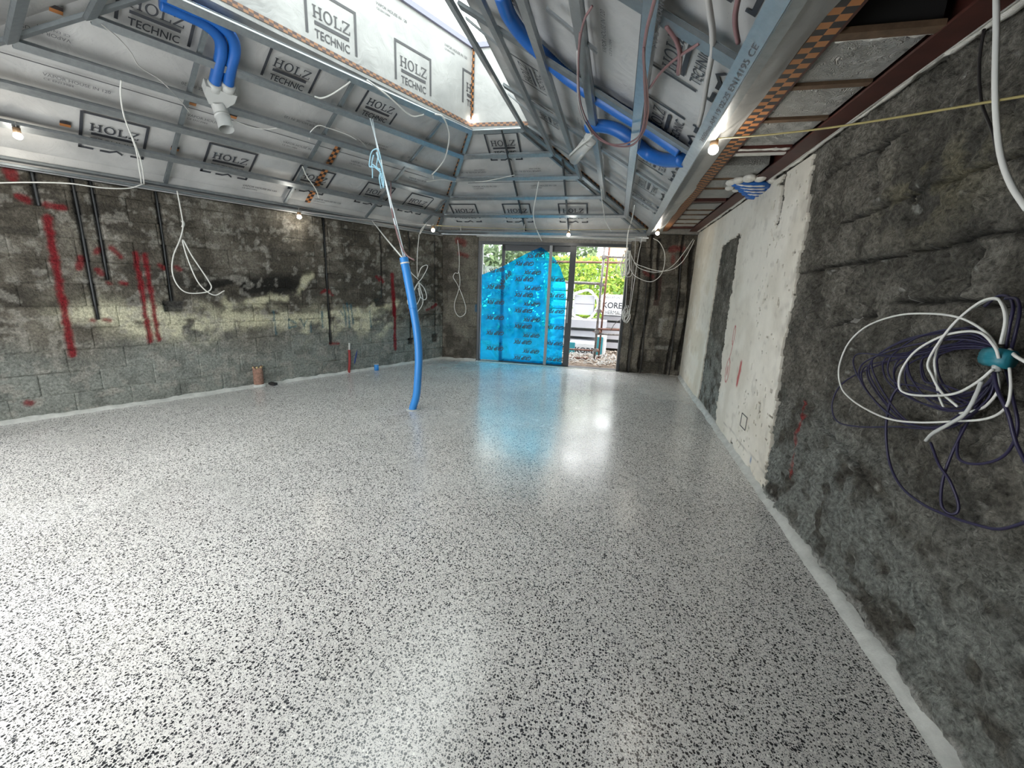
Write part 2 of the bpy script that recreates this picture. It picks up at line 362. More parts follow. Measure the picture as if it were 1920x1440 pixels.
def holz2d():
    """slab-serif word, width 1, height about .27; centred"""
    q = []; f = []
    def rc(x0, y0, x1, y1): b = len(q); q.extend([(x0,y0),(x1,y0),(x1,y1),(x0,y1)]); f.append((b,b+1,b+2,b+3))
    def po(*p): b = len(q); q.extend(p); f.append(tuple(range(b, b+len(p))))
    s, t = .16, .09
    rc(.10,0,.26,1); rc(.68,0,.84,1); rc(0,0,.36,t); rc(0,1-t,.36,1); rc(.58,0,.94,t); rc(.58,1-t,.94,1); rc(.26,.46,.68,.56)      # H
    cx, cy, n = 1.52, .5, 28; b = len(q)                                                                                     # O
    for i in range(n):
        a = 2*math.pi*i/n; q.append((cx+.46*math.cos(a), cy+.53*math.sin(a))); q.append((cx+.30*math.cos(a), cy+.42*math.sin(a)))
    for i in range(n): j = (i+1) % n; f.append((b+2*i, b+2*j, b+2*j+1, b+2*i+1))
    x = 2.12; rc(x+.10,0,x+.26,1); rc(x,1-t,x+.38,1); rc(x,0,x+.78,t); rc(x+.68,t,x+.78,.32)                                        # L
    x = 3.02; rc(x,1-t,x+.82,1); rc(x,.72,x+.09,1-t); rc(x,0,x+.82,t); rc(x+.73,t,x+.82,.30); po((x,t),(x+.20,t),(x+.82,1-t),(x+.62,1-t)) # Z
    v = np.array(q); v = (v - (v.min(0)+v.max(0))/2)/3.84; return v, f
HOLZ = holz2d()
def logo2d(kind=0):
    """whole printed emblem; u,v metres; origin at the centre of the frame, frame .50 x .42"""
    V_, F_ = [], []
    def put(v, f, ou, ov, sc=1.0):
        b = len(V_); V_.extend([(p[0]*sc+ou, p[1]*sc+ov) for p in v]); F_.extend([tuple(i+b for i in q) for q in f])
    def rc(x0, y0, x1, y1): put([(x0,y0),(x1,y0),(x1,y1),(x0,y1)], [(0,1,2,3)], 0, 0)
    put(*HOLZ, 0, .055, .345)
    rc(-.16,-.040,.16,-.012)
    put(*text_fit('TECHNIC', .325, .068, bold=.012), 0, -.105)
    t = .023
    rc(-.24,.20,.24,.20+t); rc(-.24,-.13,-.24+t,.20); rc(.24-t,-.13,.24,.20)
    if kind: return np.array(V_), F_
    rc(-.24,-.235,-.24+t,-.19); rc(-.24,-.235,-.135,-.235+t); rc(.135,-.235,.24,-.235+t); rc(.24-t,-.235,.24,-.19)
    z = [(-.09,-.226),(-.02,-.226),(.03,-.196),(.075,-.232)]
    for (a, b_), (c, d) in zip(z, z[1:]):
        put([(a,b_-t/2),(c,d-t/2),(c,d+t/2),(a,b_+t/2)], [(0,1,2,3)], 0, 0)
    return np.array(V_), F_
LOGO = logo2d(); LOGO2 = logo2d(1); LOGO_ME = {}
def frame_matrix(o, u, v):
    u = np.array(u, float); u /= np.linalg.norm(u); v = np.array(v, float); v = v - u*np.dot(u, v); v /= np.linalg.norm(v); n = np.cross(u, v)
    mt = Matrix.Identity(4)
    for i in range(3): mt[i][0], mt[i][1], mt[i][2], mt[i][3] = u[i], v[i], n[i], o[i]
    return mt
def print_at(name, v, f, o, u, vv, mt, parent, sc=1.0):
    key = (id(v), name, round(sc, 3), mt.name)
    if key not in LOGO_ME: LOGO_ME[key] = new_mesh(name, [(p[0]*sc, p[1]*sc, 0) for p in v], f, mt)
    ob = link(name, LOGO_ME[key], parent); ob.matrix_world = frame_matrix(o, u, vv); return ob
def small2d():
    V_, F_ = [], []
    for s, wd, ht, ou, ov in (('VAPOR HOUSE IN 120', .40, .030, 0, .022), ('CE EN13984', .17, .020, -.11, -.022)):
        v, f = text_fit(s, wd, ht); b = len(V_); V_.extend([(p[0]+ou, p[1]+ov) for p in v]); F_.extend([tuple(i+b for i in q) for q in f])
    return np.array(V_), F_
SMALL = small2d()

# ------------------------------------------------------------------ SETTING: floor
RL = lambda s_, z=0, off=0: l0 + dW*s_ + nW*off + np.array([0, 0, z])
NWc = A*[1,1,0] + dL*(-6.35)                       # near-left corner of the plan
near_end = NWc + inL*((XR - NWc[0])/inL[0])        # near wall meets the right wall
ext = .35
fl = [NWc - inL*ext - dL*ext, f0 + np.array([-ext, ext*.2, 0]), f1 + np.array([ext, 0.0, 0]), near_end + np.array([ext, -ext, 0])]
fl[1] = f0 + np.array([-.4, -.02, 0]); fl[2] = f1 + np.array([.3, .02, 0])
g = G(); g.add([p*[1,1,0] for p in fl] + [p*[1,1,0]-[0,0,.15] for p in fl], [(0,3,2,1)[::-1] if False else (3,2,1,0), (4,5,6,7), (0,1,5,4), (1,2,6,5), (2,3,7,6), (3,0,4,7)])
tag(g.build('floor', M['terrazzo']), 'polished grey terrazzo floor with black and white chips', kind='structure')

# ------------------------------------------------------------------ SETTING: left wall, block by block
def capsule(x, y, x0, y0, x1, y1, r, soft, seed=0):
    n = fbm(x, y, 22, 3, seed)
    return 1 - sstep(r-soft, r+soft, segdist(x, y, x0, y0, x1, y1) + (n-.5)*soft*2.2)
def mixc(c, t, k): return c*(1-k[..., None]) + np.array(t)*k[..., None]
CHASE_L = [(.56, 2.4, 2.05, .022), (.82, 2.4, .97, .022), (.95, 2.4, 1.38, .020), (1.466, 2.4, 1.16, .018), (3.38, 2.4, .49, .018), (4.34, 2.4, 1.2, .012), (4.93, 2.4, .42, .012), (5.53, 2.4, .50, .010)]
BOX_L = [(1.381, 1.573, 1.046, 1.165), (4.19, 4.40, 1.05, 1.19), (4.862, 4.99, .352, .468), (5.44, 5.60, .352, .505)]
def left_disp(s, z):
    d = (fbm(s, z, 5, 5, 3)-.5)*.022 + (fbm(s, z, 30, 2, 5)-.5)*.006
    d = d + .010*sstep(.55, .75, fbm(s, z*2, 1.6, 3, 9))*(z > .4)
    for (c, zt, zb, w_) in CHASE_L: d = np.where((np.abs(s-c) < w_) & (z > zb) & (z < zt), -.028, d)
    for (a, b_, zl, zh) in BOX_L: d = np.where((s > a) & (s < b_) & (z > zl) & (z < zh), -.045, d)
    return d
def left_col(s, z):
    n1 = fbm(s, z, 1.7, 5, 20); n2 = fbm(s, z, 7, 4, 30); n3 = fbm(s, z*3, 3.5, 4, 40)
    c = mixc(np.ones(s.shape+(3,))*np.array([.112,.100,.078]), (.24,.22,.178), sstep(.40,.66,n1*.5+n2*.5))
    c = mixc(c, (.055,.05,.040), sstep(.52,.70,n3)*.6)
    low = sstep(.95, .35, z + (n1-.5)*.5); c = mixc(c, (.40,.43,.39), low*.8)                            # paler lower zone
    c = mixc(c, (.19,.20,.18), sstep(.45,.65,n2)*low*.7)
    band = np.exp(-((z-.95-(n1-.5)*.5 + .04*(s-2))/.16)**2)*sstep(.36,.60,n2*.55+n3*.45)*sstep(.3,1.0,s)*(1-sstep(4.0,4.9,s))
    c = mixc(c, (.86,.83,.60), np.clip(band*1.5, 0, .9))
    dk = np.exp(-(((s-2.35)/.75)**2+((z-1.33+(n1-.5)*.3)/.15)**2))*sstep(.3,.5,n2); c = mixc(c, (.018,.017,.014), np.clip(dk*1.5,0,.95))
    dk = np.exp(-(((s-2.5)/.5)**2+((z-1.02)/.05)**2))*sstep(.35,.5,n3); c = mixc(c, (.03,.028,.022), np.clip(dk*1.3,0,.9))
    for x0, z0, x1, z1 in ((2.05,1.12,2.75,1.22),(2.9,1.25,3.1,1.5),(2.0,.98,2.3,1.0),(3.6,.95,4.6,1.1),(2.2,.9,3.2,.92)):
        c = mixc(c, (.90,.86,.60), (1-sstep(.0,.10,segdist(s,z,x0,z0,x1,z1)+(n2-.45)*.25))*.8)
    for k_, sd in ((.63,50),(.66,60)): c = mixc(c, (.50,.48,.42), sstep(k_,k_+.05,fbm(s,z,11,3,sd))*.45)
    for (q, zt, zb, w_) in CHASE_L: c = mixc(c, (.03,.03,.03), (1-sstep(w_,w_+.006,np.abs(s-q)))*((z>zb)&(z<zt))*.9)
    for (a, b_, zl, zh) in BOX_L: c = mixc(c, (.09,.09,.085), ((s>a)&(s<b_)&(z>zl)&(z<zh))*.8)
    red = (.26,.008,.016); blu = (.03,.16,.22)
    for a in ((.595,1.96,.575,.62,.030),(1.205,1.67,1.21,.71,.024),(1.28,1.67,1.287,.72,.022),(4.545,1.6,4.56,.9,.036),(4.575,1.2,4.575,.3,.030)):
        c = mixc(c, red, capsule(s, z, *a, .014, 70)*.92)
    for a in ((.50,2.09,.44,2.12,.028),(.62,2.07,.72,2.06,.03),(.42,2.38,.43,2.28,.04),(.775,1.60,.745,1.50,.03),(.92,1.70,.90,1.66,.026),(1.02,1.71,1.08,1.63,.022),(.885,1.48,.90,1.45,.025),
              (.94,1.36,.96,1.35,.018),(1.05,1.36,1.08,1.35,.022),(.76,.97,.78,.965,.016),(.86,.97,.90,.965,.016),(1.40,1.56,1.43,1.53,.025),(1.55,1.55,1.58,1.52,.022),(.20,.18,.22,.17,.03),
              (3.27,1.28,3.33,1.31,.02),(3.37,1.31,3.45,1.24,.02),(3.36,.50,3.5,.49,.018),(4.23,1.55,4.28,1.50,.025),(4.32,1.55,4.36,1.47,.022),(5.45,1.02,5.55,1.08,.03),(5.30,.98,5.38,1.0,.02),(4.9,1.0,4.95,.9,.02)):
        c = mixc(c, red, capsule(s, z, *a, .012, 80)*.8)
    for a in ((2.56,1.02,2.58,.70,.010),(2.76,.90,2.76,.78,.010),(2.76,.90,2.86,.84,.010),(2.76,.78,2.86,.80,.010),(2.93,.90,2.97,.80,.009),(2.97,.80,3.03,.9,.009),(3.08,.86,3.07,.70,.008),
              (3.25,1.0,3.26,.76,.014),(3.62,1.10,3.64,.76,.012),(3.68,1.12,3.70,.74,.014),(3.74,1.10,3.76,.80,.012),(3.56,1.0,3.60,.92,.010),(4.08,.98,4.09,.72,.010)):
        c = mixc(c, blu, capsule(s, z, *a, .009, 90)*.75)
    return c*.60
def far_disp(s, z):
    d = (fbm(s, z, 6, 5, 103)-.5)*.020 + (fbm(s, z, 30, 2, 105)-.5)*.006
    for c, zt, zb, w_ in CHASE_F: d = np.where((np.abs(s-c-.03*np.sin(z*3+c)) < w_) & (z > zb) & (z < zt), -.03, d)
    for a, b_, zl, zh in BOX_F: d = np.where((s > a) & (s < b_) & (z > zl) & (z < zh), -.04, d)
    return d
CHASE_F = [(3.66, 2.5, .0, .012), (3.86, 2.5, 0, .016), (4.36, 2.5, 0, .018), (3.98, 2.4, 1.35, .02), (4.53, 2.3, .1, .03)]
BOX_F = [(3.58, 3.74, 1.50, 1.60), (3.56, 3.72, 1.10, 1.16), (3.56, 3.70, 1.0, 1.05)]
def far_col(s, z):
    n1 = fbm(s, z, 1.9, 5, 120); n2 = fbm(s, z, 7, 4, 130); n3 = fbm(s*2.5, z, 3.5, 4, 140)
    c = mixc(np.ones(s.shape+(3,))*np.array([.115,.103,.083]), (.27,.245,.20), sstep(.38,.64,n1*.4+n2*.6))
    lft = 1-sstep(.8,1.2,s); c = mixc(c, (.27,.25,.20), lft*sstep(.35,.6,n1)*.75)
    c = mixc(c, (.05,.047,.04), sstep(.50,.68,n3)*.65*(1-lft*.6))
    c = mixc(c, (.07,.035,.03), ((np.abs(s-4.02)<.05)*(z>1.25)*(z<1.75))*.8)
    for a in ((4.14,1.0,4.14,.72,.03),(4.14,1.0,4.24,1.02,.025),(4.12,.5,4.35,.5,.03),(4.40,1.0,4.48,1.0,.04)): c = mixc(c, (.42,.41,.37), capsule(s, z, *a, .02, 150)*.7)
    for a in ((4.15,2.22,4.35,2.24,.05),(4.2,2.1,4.22,2.0,.03),(4.35,2.1,4.36,2.0,.03),(3.76,1.82,3.9,1.74,.035),(.30,2.28,.42,2.24,.06),(.42,2.02,.48,2.0,.035),(.33,2.05,.36,2.03,.03)):
        c = mixc(c, (.25,.03,.03), capsule(s, z, *a, .025, 160)*.65)
    c = mixc(c, (.03,.16,.30), capsule(s, z, .68, 1.10, .68, .98, .02, .01, 170)*.8)
    for (q, zt, zb, w_) in CHASE_F: c = mixc(c, (.02,.018,.016), (1-sstep(w_,w_+.008,np.abs(s-q-.03*np.sin(z*3+q))))*((z>zb)&(z<zt))*.85)
    return c*.66
def block_wall(parent, org, d, n_in, S0, S1, Z0, Z1, disp, colf, course=.2235, bl=.447, step=.016):
    row = 0; z = Z0
    while z < Z1-.01:
        z1 = min(z+course, Z1); s = S0 - (bl/2 if row % 2 else 0) - .11
        while s < S1-.01:
            a, b_ = max(s, S0), min(s+bl, S1); s += bl
            if b_-a < .02: continue
            na, nb = max(2, int((b_-a)/step)), max(2, int((z1-z)/step))
            ss = np.linspace(a, b_, na+1); zz = np.linspace(z, z1, nb+1); Sg, Zg = np.meshgrid(ss, zz, indexing='ij')
            dd = disp(Sg, Zg)
            e = np.minimum(np.minimum(Sg-a, b_-Sg), np.minimum(Zg-z, z1-Zg)); jn = fbm(Sg, Zg, 2.5, 3, 7)
            dd = dd - (.001+.006*sstep(.45,.7,jn))*(1-sstep(0,.012,e))
            P = org[None,None,:] + Sg[...,None]*d + dd[...,None]*n_in; P[..., 2] += Zg
            P = P.reshape(-1, 3); C = colf(Sg, Zg); C = C*(1-.12*(1-sstep(0,.014,e))*sstep(.45,.65,jn) + .28*(1-sstep(0,.012,e))*sstep(.5,.3,jn))[...,None]*(1+.05*(rng.rand()-.5)); C = C.reshape(-1, 3)
            nn = nb+1; f = [(i*nn+j, i*nn+j+1, (i+1)*nn+j+1, (i+1)*nn+j) for i in range(na) for j in range(nb)]
            rim = [i*nn for i in range(na+1)] + [na*nn+j for j in range(1, nb+1)] + [i*nn+nb for i in range(na-1, -1, -1)] + [j for j in range(nb-1, 0, -1)]
            k0 = len(P); back = np.array([P[i] for i in rim]); od = (back-org)@n_in; back = back - (od+.06)[:, None]*n_in
            P = np.vstack([P, back]); C = np.vstack([C, C[rim]]); m_ = len(rim)
            f += [(rim[i], rim[(i+1) % m_], k0+(i+1) % m_, k0+i) for i in range(m_)]
            me = bpy.data.meshes.new('concrete_block'); me.from_pydata(P.tolist(), [], f); me.materials.append(M['concrete']); paint_mesh(me, np.clip(C, 0, 1))
            me.polygons.foreach_set('use_smooth', [True]*(na*nb) + [False]*m_); me.update()
            link('concrete_block', me, parent)
        z = z1; row += 1
def backing(name, org, d, n_in, S0, S1, Z0, Z1, th=.25, off=.055, mt='mortar'):
    c = org + d*((S0+S1)/2) - n_in*(off+th/2) + np.array([0,0,(Z0+Z1)/2])
    return G().obox(c, d*(S1-S0)/2, n_in*th/2, [0,0,(Z1-Z0)/2], 0).build(name, M[mt])
wl_ = tag(backing('wall_left', l0, dW, nW, -.75, 5.80, 0, 2.52), kind='structure')
block_wall(wl_, l0, dW, nW, -.70, 5.727, 0, 2.35, left_disp, left_col)
# membrane turned down on top of the wall
G().obox(l0 + dW*2.5 - nW*.005 + [0,0,2.44], dW*3.22, nW*.012, [0,0,.085]).build('membrane_upstand', M['membrane'], wl_)
wf = tag(backing('wall_far', f0, dF, nF_in, -.35, .70, 0, 2.5), kind='structure')
G().obox(f0 + dF*4.06 - nF_in*.18 + [0,0,1.25], dF*.60, nF_in*.125, [0,0,1.25]).build('wall_pier', M['mortar'], wf)
block_wall(wf, f0, dF, nF_in, -.02, .70, 0, 2.38, far_disp, far_col)
block_wall(wf, f0, dF, nF_in, 3.48, 4.60, 0, 2.46, far_disp, far_col)
# header over the door
hd = G(); hd.obox(f0 + dF*2.1 + nF_in*.02 + [0,0,2.385], dF*1.42, nF_in*.05, [0,0,.028])
hd.build('header_board', M['skim'], wf)
G().obox(f0 + dF*2.1 - nF_in*.12 + [0,0,2.40], dF*1.42, nF_in*.10, [0,0,.115]).build('lintel', M['mortar'], wf)
G().obox(f0 + dF*2.2 - nF_in*.06 + [0,0,2.56], dF*2.6, nF_in*.14, [0,0,.10]).build('wall_plate', M['mortar'], wf)

# ------------------------------------------------------------------ SETTING: right wall
CR = [(2.802,1.707,1.2,1.765),(3.5,1.66,2.80,1.707),(2.43,2.02,2.41,1.76),(3.05,1.94,1.2,2.06),(2.35,1.51,1.0,1.49),(2.95,1.35,2.5,1.43),(1.95,1.76,1.96,1.5),(2.2,.55,1.6,.30),(3.4,2.28,2.6,2.31),(1.9,2.31,1.0,2.30),(2.75,2.03,2.78,2.3),
      (2.9,.78,2.2,.62),(1.75,1.2,1.0,1.24)]
def right_disp(y, z):
    warp = (fbm(y, z, 3, 3, 210)-.5)*.12
    d = (fbm(y, z, 2.2, 5, 203)-.5)*.075 + (fbm(y, z, 12, 4, 205)-.5)*.036 + (fbm(y, z, 30, 2, 207)-.5)*.038
    d = d - .020*sstep(.60,.70,fbm(y, z, 18, 3, 208))
    for a in CR:
        dist = segdist(y, z+warp*.35, *a); w_ = .004+.018*vnoise(y*9, z*9, 211)
        d = d - .040*(1-sstep(w_*.4, w_, dist))
    d = d + .02*sstep(.25, .0, z)
    return d*(1-.82*sstep(3.2, 3.6, y))
def right_col(y, z):
    n1 = fbm(y, z, 1.6, 5, 220); n2 = fbm(y, z, 9, 4, 230); n3 = fbm(y, z, 4, 4, 240)
    c = mixc(np.ones(y.shape+(3,))*np.array([.100,.094,.078]), (.20,.19,.162), sstep(.36,.66,n1*.35+n2*.65))
    c = mixc(c, (.035,.034,.03), sstep(.53,.68,n3)*.4)
    for a in CR: c = mixc(c, (.008,.008,.007), (1-sstep(.003,.012+.010*vnoise(y*9, z*9, 211),segdist(y, z+(fbm(y, z, 3, 3, 210)-.5)*.042, *a)))*.85)
    low = sstep(1.1, .2, z+(n1-.5)*.8); c = mixc(c, (.27,.29,.27), low*.75*sstep(.25,.55,n2))
    c = mixc(c, (.20,.18,.11), np.exp(-(((y-2.3)/.35)**2+((z-2.0)/.2)**2))*sstep(.45,.6,n2)*.7)
    c = mixc(c, (.42,.42,.38), sstep(.80,.83,fbm(y, z, 20, 3, 250))*.6)
    c = mixc(c, (.33,.03,.03), capsule(y, z, 3.04,.82,3.0,.30,.012,.012,260)*.7 + 0)
    c = mixc(c, (.33,.03,.03), capsule(y, z, 3.03,.72,3.03,.64,.02,.015,261)*.6)
    wh = (1-sstep(.02,.05,segdist(y, z, 3.9,0.02,.5,.02)+(n2-.5)*.05)); c = mixc(c, (.5,.5,.47), wh*.6)
    st = y > 3.45; c = np.where(st[...,None], c*1.45, c*1.22)
    return c
def heightgrid(name, y0, y1, z0, z1, step, disp, colf, mt, parent=None):
    ys = np.arange(y0, y1+step/2, step); zs = np.arange(z0, z1+step/2, step); Yg, Zg = np.meshgrid(ys, zs, indexing='ij'); d = disp(Yg, Zg)
    P = np.stack([XR - d, Yg, Zg], -1).reshape(-1, 3); n = len(zs); m_ = len(ys)
    I, J = np.meshgrid(np.arange(m_-1), np.arange(n-1), indexing='ij'); q = (I*n+J).ravel()
    Fc = np.stack([q, q+1, q+n+1, q+n], -1)
    me = bpy.data.meshes.new(name); me.from_pydata(P.tolist(), [], Fc.tolist()); me.materials.append(mt); paint_mesh(me, np.clip(colf(Yg, Zg), 0, 1).reshape(-1, 3))
    me.polygons.foreach_set('use_smooth', [True]*len(me.polygons)); me.update(); return link(name, me, parent)
wr = tag(heightgrid('wall_right', near_end[1]-.1, 8.05, 0, 2.56, .014, right_disp, right_col, M['stone']), 'dark rough stone wall with cracked courses and a white plastered far half', kind='structure')
G().box((XR+.07, near_end[1]-.2, 0), (XR+.35, 8.2, 2.9)).build('wall_core', M['mortar'], wr)
# plaster coat: cells of a grid kept by a ragged outline
def plaster():
    st = .016; ys = np.arange(3.25, 8.0, st); zs = np.arange(.02, 2.50, st); Yg, Zg = np.meshgrid(ys, zs, indexing='ij')
    wob = (fbm(Yg, Zg, 4, 4, 300)-.5)*.18 + (fbm(Yg, Zg, 24, 3, 301)-.5)*.13
    edge = np.interp(Zg, [.08,.70,1.136,1.487,2.006,2.495], [3.335,3.416,3.479,3.504,3.525,3.64])
    keep = Yg + wob*.7 > edge
    inner = np.interp(Zg, [0,.06,1.4,2.13,2.16], [5.0,5.02,5.20,5.17,5.3]); outer = np.interp(Zg, [0,.02,2.07,2.1], [6.14,6.14,6.07,6.0])
    top = np.interp(Yg, [5.1,5.3,6.1], [2.17,2.16,2.08])
    keep &= ~((Yg+wob > inner+.02) & (Yg+wob*.5 < outer) & (Zg+wob*.4 < top))
    keep &= ~((segdist(Yg, Zg, 4.12,2.44,4.09,2.06) < .034+wob*.5))
    keep &= ~((fbm(Yg, Zg, 26, 2, 305) > .78) & (Yg < 4.3))
    keep &= ~((Zg < .14) & (wob > .035) & (Yg < 4.6))
    n1 = fbm(Yg, Zg, 2.5, 4, 310); n2 = fbm(Yg, Zg, 12, 4, 320)
    C = mixc(np.ones(Yg.shape+(3,))*np.array([.66,.625,.54]), (.76,.73,.65), sstep(.35,.6,n1)); C = mixc(C, (.34,.31,.26), sstep(.66,.76,n2)*.30)
    C = mixc(C, (.50,.43,.30), sstep(5.9,6.4,Yg)*sstep(.45,.65,n1)*.5)
    near_e = np.exp(-np.abs(Yg-edge)/.12); C = mixc(C, (.40,.38,.33), near_e*sstep(.42,.6,n2)*.6)
    red = (.42,.03,.035)
    th = [(4.87+.07*math.cos(a), .69+.13*math.sin(a)) for a in np.linspace(0, 6.28, 12)]
    th2 = [(4.85+.035*math.cos(a), 1.08+.10*math.sin(a)) for a in np.linspace(0, 6.28, 10)]
    for P_ in (th, th2):
        for a, b_ in zip(P_, P_[1:]): C = mixc(C, red, (1-sstep(.004,.013,segdist(Yg, Zg, *a, *b_)))*.8)
    C = mixc(C, red, (1-sstep(.01,.04,segdist(Yg, Zg, 4.87,.72,4.87,.66)))*.6); C = mixc(C, red, (1-sstep(.004,.014,segdist(Yg, Zg, 4.87,.82,4.83,.98)))*.8)
    C = mixc(C, red, capsule(Yg, Zg, 4.44,.84,4.46,.63,.030,.014,330)*.85)
    C = mixc(C, (.05,.15,.35), capsule(Yg, Zg, 3.72,.14,3.72,.11,.014,.008,331)*.8)
    C = mixc(C, (.3,.28,.25), (1-sstep(.003,.010,np.abs(Zg-.155-.004*np.sin(Yg*9))))*(Yg<4.7)*.6)
    thick = .011+ (fbm(Yg, Zg, 1.5, 2, 340)-.5)*.006
    n = len(zs); idx = {}; verts = []; cols = []; faces = []
    base = .006
    def vid(i, j, b_):
        k = (i, j, b_)
        if k not in idx:
            idx[k] = len(verts); x = XR - (base + float(thick[i, j])) if not b_ else XR + .02
            verts.append((x, ys[i], zs[j])); cols.append(C[i, j] if not b_ else C[i, j]*.6)
        return idx[k]
    K = keep[:-1, :-1]
    for i, j in zip(*np.nonzero(K)):
        faces.append((vid(i,j,0), vid(i,j+1,0), vid(i+1,j+1,0), vid(i+1,j,0)))
        for di, dj, p, q in ((-1,0,(i,j),(i,j+1)),(1,0,(i+1,j+1),(i+1,j)),(0,-1,(i+1,j),(i,j)),(0,1,(i,j+1),(i+1,j+1))):
            a, b_ = i+di, j+dj
            if a < 0 or b_ < 0 or a >= K.shape[0] or b_ >= K.shape[1] or not K[a, b_]:
                faces.append((vid(*p,0), vid(*p,1), vid(*q,1), vid(*q,0)))
    me = bpy.data.meshes.new('plaster_coat'); me.from_pydata(verts, [], faces); me.materials.append(M['plaster']); paint_mesh(me, np.array(cols)); me.update()
    o = link('plaster_coat', me, wr); o['label'] = 'chipped off-white plaster coat with ragged edges'
plaster()
# pencilled socket outline
def ystrip(g_, y0, z0, y1, z1, w_, x):
    d = np.array([0, y1-y0, z1-z0]); L_ = np.linalg.norm(d); d /= L_; s_ = np.cross(d, [1, 0, 0])
    g_.obox([x, (y0+y1)/2, (z0+z1)/2], d*L_/2, s_*w_/2, [.0015, 0, 0])
g = G(); xx = XR-.0215
for a in ((3.98,.30,4.14,.30),(4.14,.30,4.14,.42),(4.14,.42,3.98,.42),(3.98,.42,3.98,.30)): ystrip(g, *a, .007, xx)
g.build('pencil_outline', M['ink2'], wr)

# near wall behind the viewer, with an unseen wide opening added to let daylight in
gn = G(); p0 = NWc; L_near = np.linalg.norm(near_end-NWc); zz = np.array([0,0,1.])
def nseg(a, b_, z0, z1): gn.obox(p0 + inL*((a+b_)/2) - dL*.14 + zz*((z0+z1)/2), inL*(b_-a)/2, dL*.12, zz*(z1-z0)/2)
nseg(-.3, .7, 0, 2.6); nseg(5.2, L_near+.5, 0, 2.6); nseg(.7, 5.2, 2.15, 2.6)
tag(gn.build('wall_near', M['mortar']), kind='structure')

# ------------------------------------------------------------------ SETTING: ceiling (deck, membrane sheets, prints)
def plane_at(n, p): return (np.array(n, float), float(np.dot(n, p)))
def meet(*pl): return np.linalg.solve(np.array([p[0] for p in pl]), np.array([p[1] for p in pl]))
NN = CT*np.array([0,0,1.]) + ST*(-dL); VN = ST*np.array([0,0,1.]) + CT*dL; NN_ = NN     # near slope: outward is -dL
N5 = A + dL*(-6.28)
def ceiling_shape(off):
    pL, pF, pR, pN = plane_at(NL, A+NL*off), plane_at(NF, A+NF*off), plane_at(NR, B+NR*off), plane_at(NN, N5+NN*off)
    return pL, pF, pR, pN
SK = dict(FL=np.array([-2.145, 5.98]), FR=np.array([-1.31, 5.96]))   # skylight shaft corners
_skL = plane_at(inL, [*SK['FL'], 0]); _skR = plane_at([1,0,0], [*SK['FR'], 0]); _skF = plane_at([0,1,0], [0,5.97,0]); _skN = plane_at(dL, A + dL*(-4.36))
def ring(off):
    pL, pF, pR, pN = ceiling_shape(off); z_ = plane_at([0,0,1], [0,0,0])
    # shaft bottom corners: where the slope meets the shaft faces (average of the two slopes that meet there)
    def c(pa, pb, sa, sb):
        q = meet(sa, sb, z_); h = []
        for n, d in (pa, pb): h.append((d - n[0]*q[0] - n[1]*q[1])/n[2])
        return np.array([q[0], q[1], sum(h)/2])
    return dict(FL=c(pL,pF,_skL,_skF), FR=c(pR,pF,_skR,_skF), NR=c(pR,pN,_skR,_skN), NL=c(pL,pN,_skL,_skN))
def sheet_quads(off):
    pL, pF, pR, pN = ceiling_shape(off); k = ring(off)
    wallL = plane_at(nW, l0); wallF = plane_at(nF_in, f0 - nF_in*.04); xr = plane_at([1,0,0], [.414,0,0]); wN = plane_at(dL, NWc)
    bFL_L = meet(pL, wallL, wallF); bFL = meet(pL, pF, wallL); bFR = meet(pF, pR, xr); bN = meet(pL, pN, wallL); bNR = meet(pR, pN, xr)
    lowF_L = meet(pF, wallL, wallF); lowF_R = meet(pF, xr, wallF)
    return dict(L=[bN, bFL, k['FL'], k['NL']], F=[lowF_L, lowF_R, bFR, k['FR'], k['FL'], bFL], R=[bFR, bNR, k['NR'], k['FR']], N=[bNR, bN, k['NL'], k['NR']], k=k)
Q = sheet_quads(.10); QD = sheet_quads(.26)
gd = G()
for s_ in 'LFRN': gd.add(QD[s_], [tuple(range(len(QD[s_])))])
gd.box((.40, near_end[1]-.1, 2.80), (XR+.3, 8.1, 2.88)); gd.box((.395, near_end[1]-.1, 2.56), (.41, 8.1, 2.85)); gd.box((.3,7.98,2.46),(1.5,8.1,2.85))
ceil = tag(gd.build('ceiling', M['dark']), kind='structure')  # unseen deck shuts out the sky; its black paints the soffit void's shade
def sheet(poly, nrm, amp=.006, sub=26):
    """membrane sheet: fan-free grid over a quad with slight slack"""
    me = bpy.data.meshes.new('membrane_sheet'); bm = bmesh.new(); vs = [bm.verts.new(V(p)) for p in poly]; bm.faces.new(vs)
    bmesh.ops.triangulate(bm, faces=bm.faces[:]); bmesh.ops.subdivide_edges(bm, edges=bm.edges[:], cuts=sub, use_grid_fill=True)
    bm.normal_update(); bm.to_mesh(me); bm.free(); n = len(me.vertices); co = np.zeros(n*3); me.vertices.foreach_get('co', co); co = co.reshape(-1, 3)
    d = (fbm(co[:,0]+co[:,2]*.5, co[:,1], 1.1, 3, 400)-.5)*amp*2; d = np.where(d > 0, d*.6, d*0)          # billows upward only, print stays below
    co += d[:, None]*np.array(nrm); me.vertices.foreach_set('co', co.ravel()); me.materials.append(M['membrane']); me.polygons.foreach_set('use_smooth', [True]*len(me.polygons)); me.update()
    return link('membrane_sheet', me, ceil)
shL = sheet(Q['L'], NL); shL['label'] = 'silver membrane on the left slope'
shF = sheet(Q['F'], NF, .003); shF['label'] = 'silver membrane on the far hip slope'
shR = sheet(Q['R'], NR); shR['label'] = 'silver membrane on the right slope'
shN = sheet(Q['N'], NN); shN['label'] = 'silver membrane on the near hip slope'
OFFP = .10-.004
def PLp(u, v): return A + NL*OFFP + dL*u + VL*v
def PFp(x, v): return np.array([x, A[1], A[2]]) + NF*OFFP + VF*v
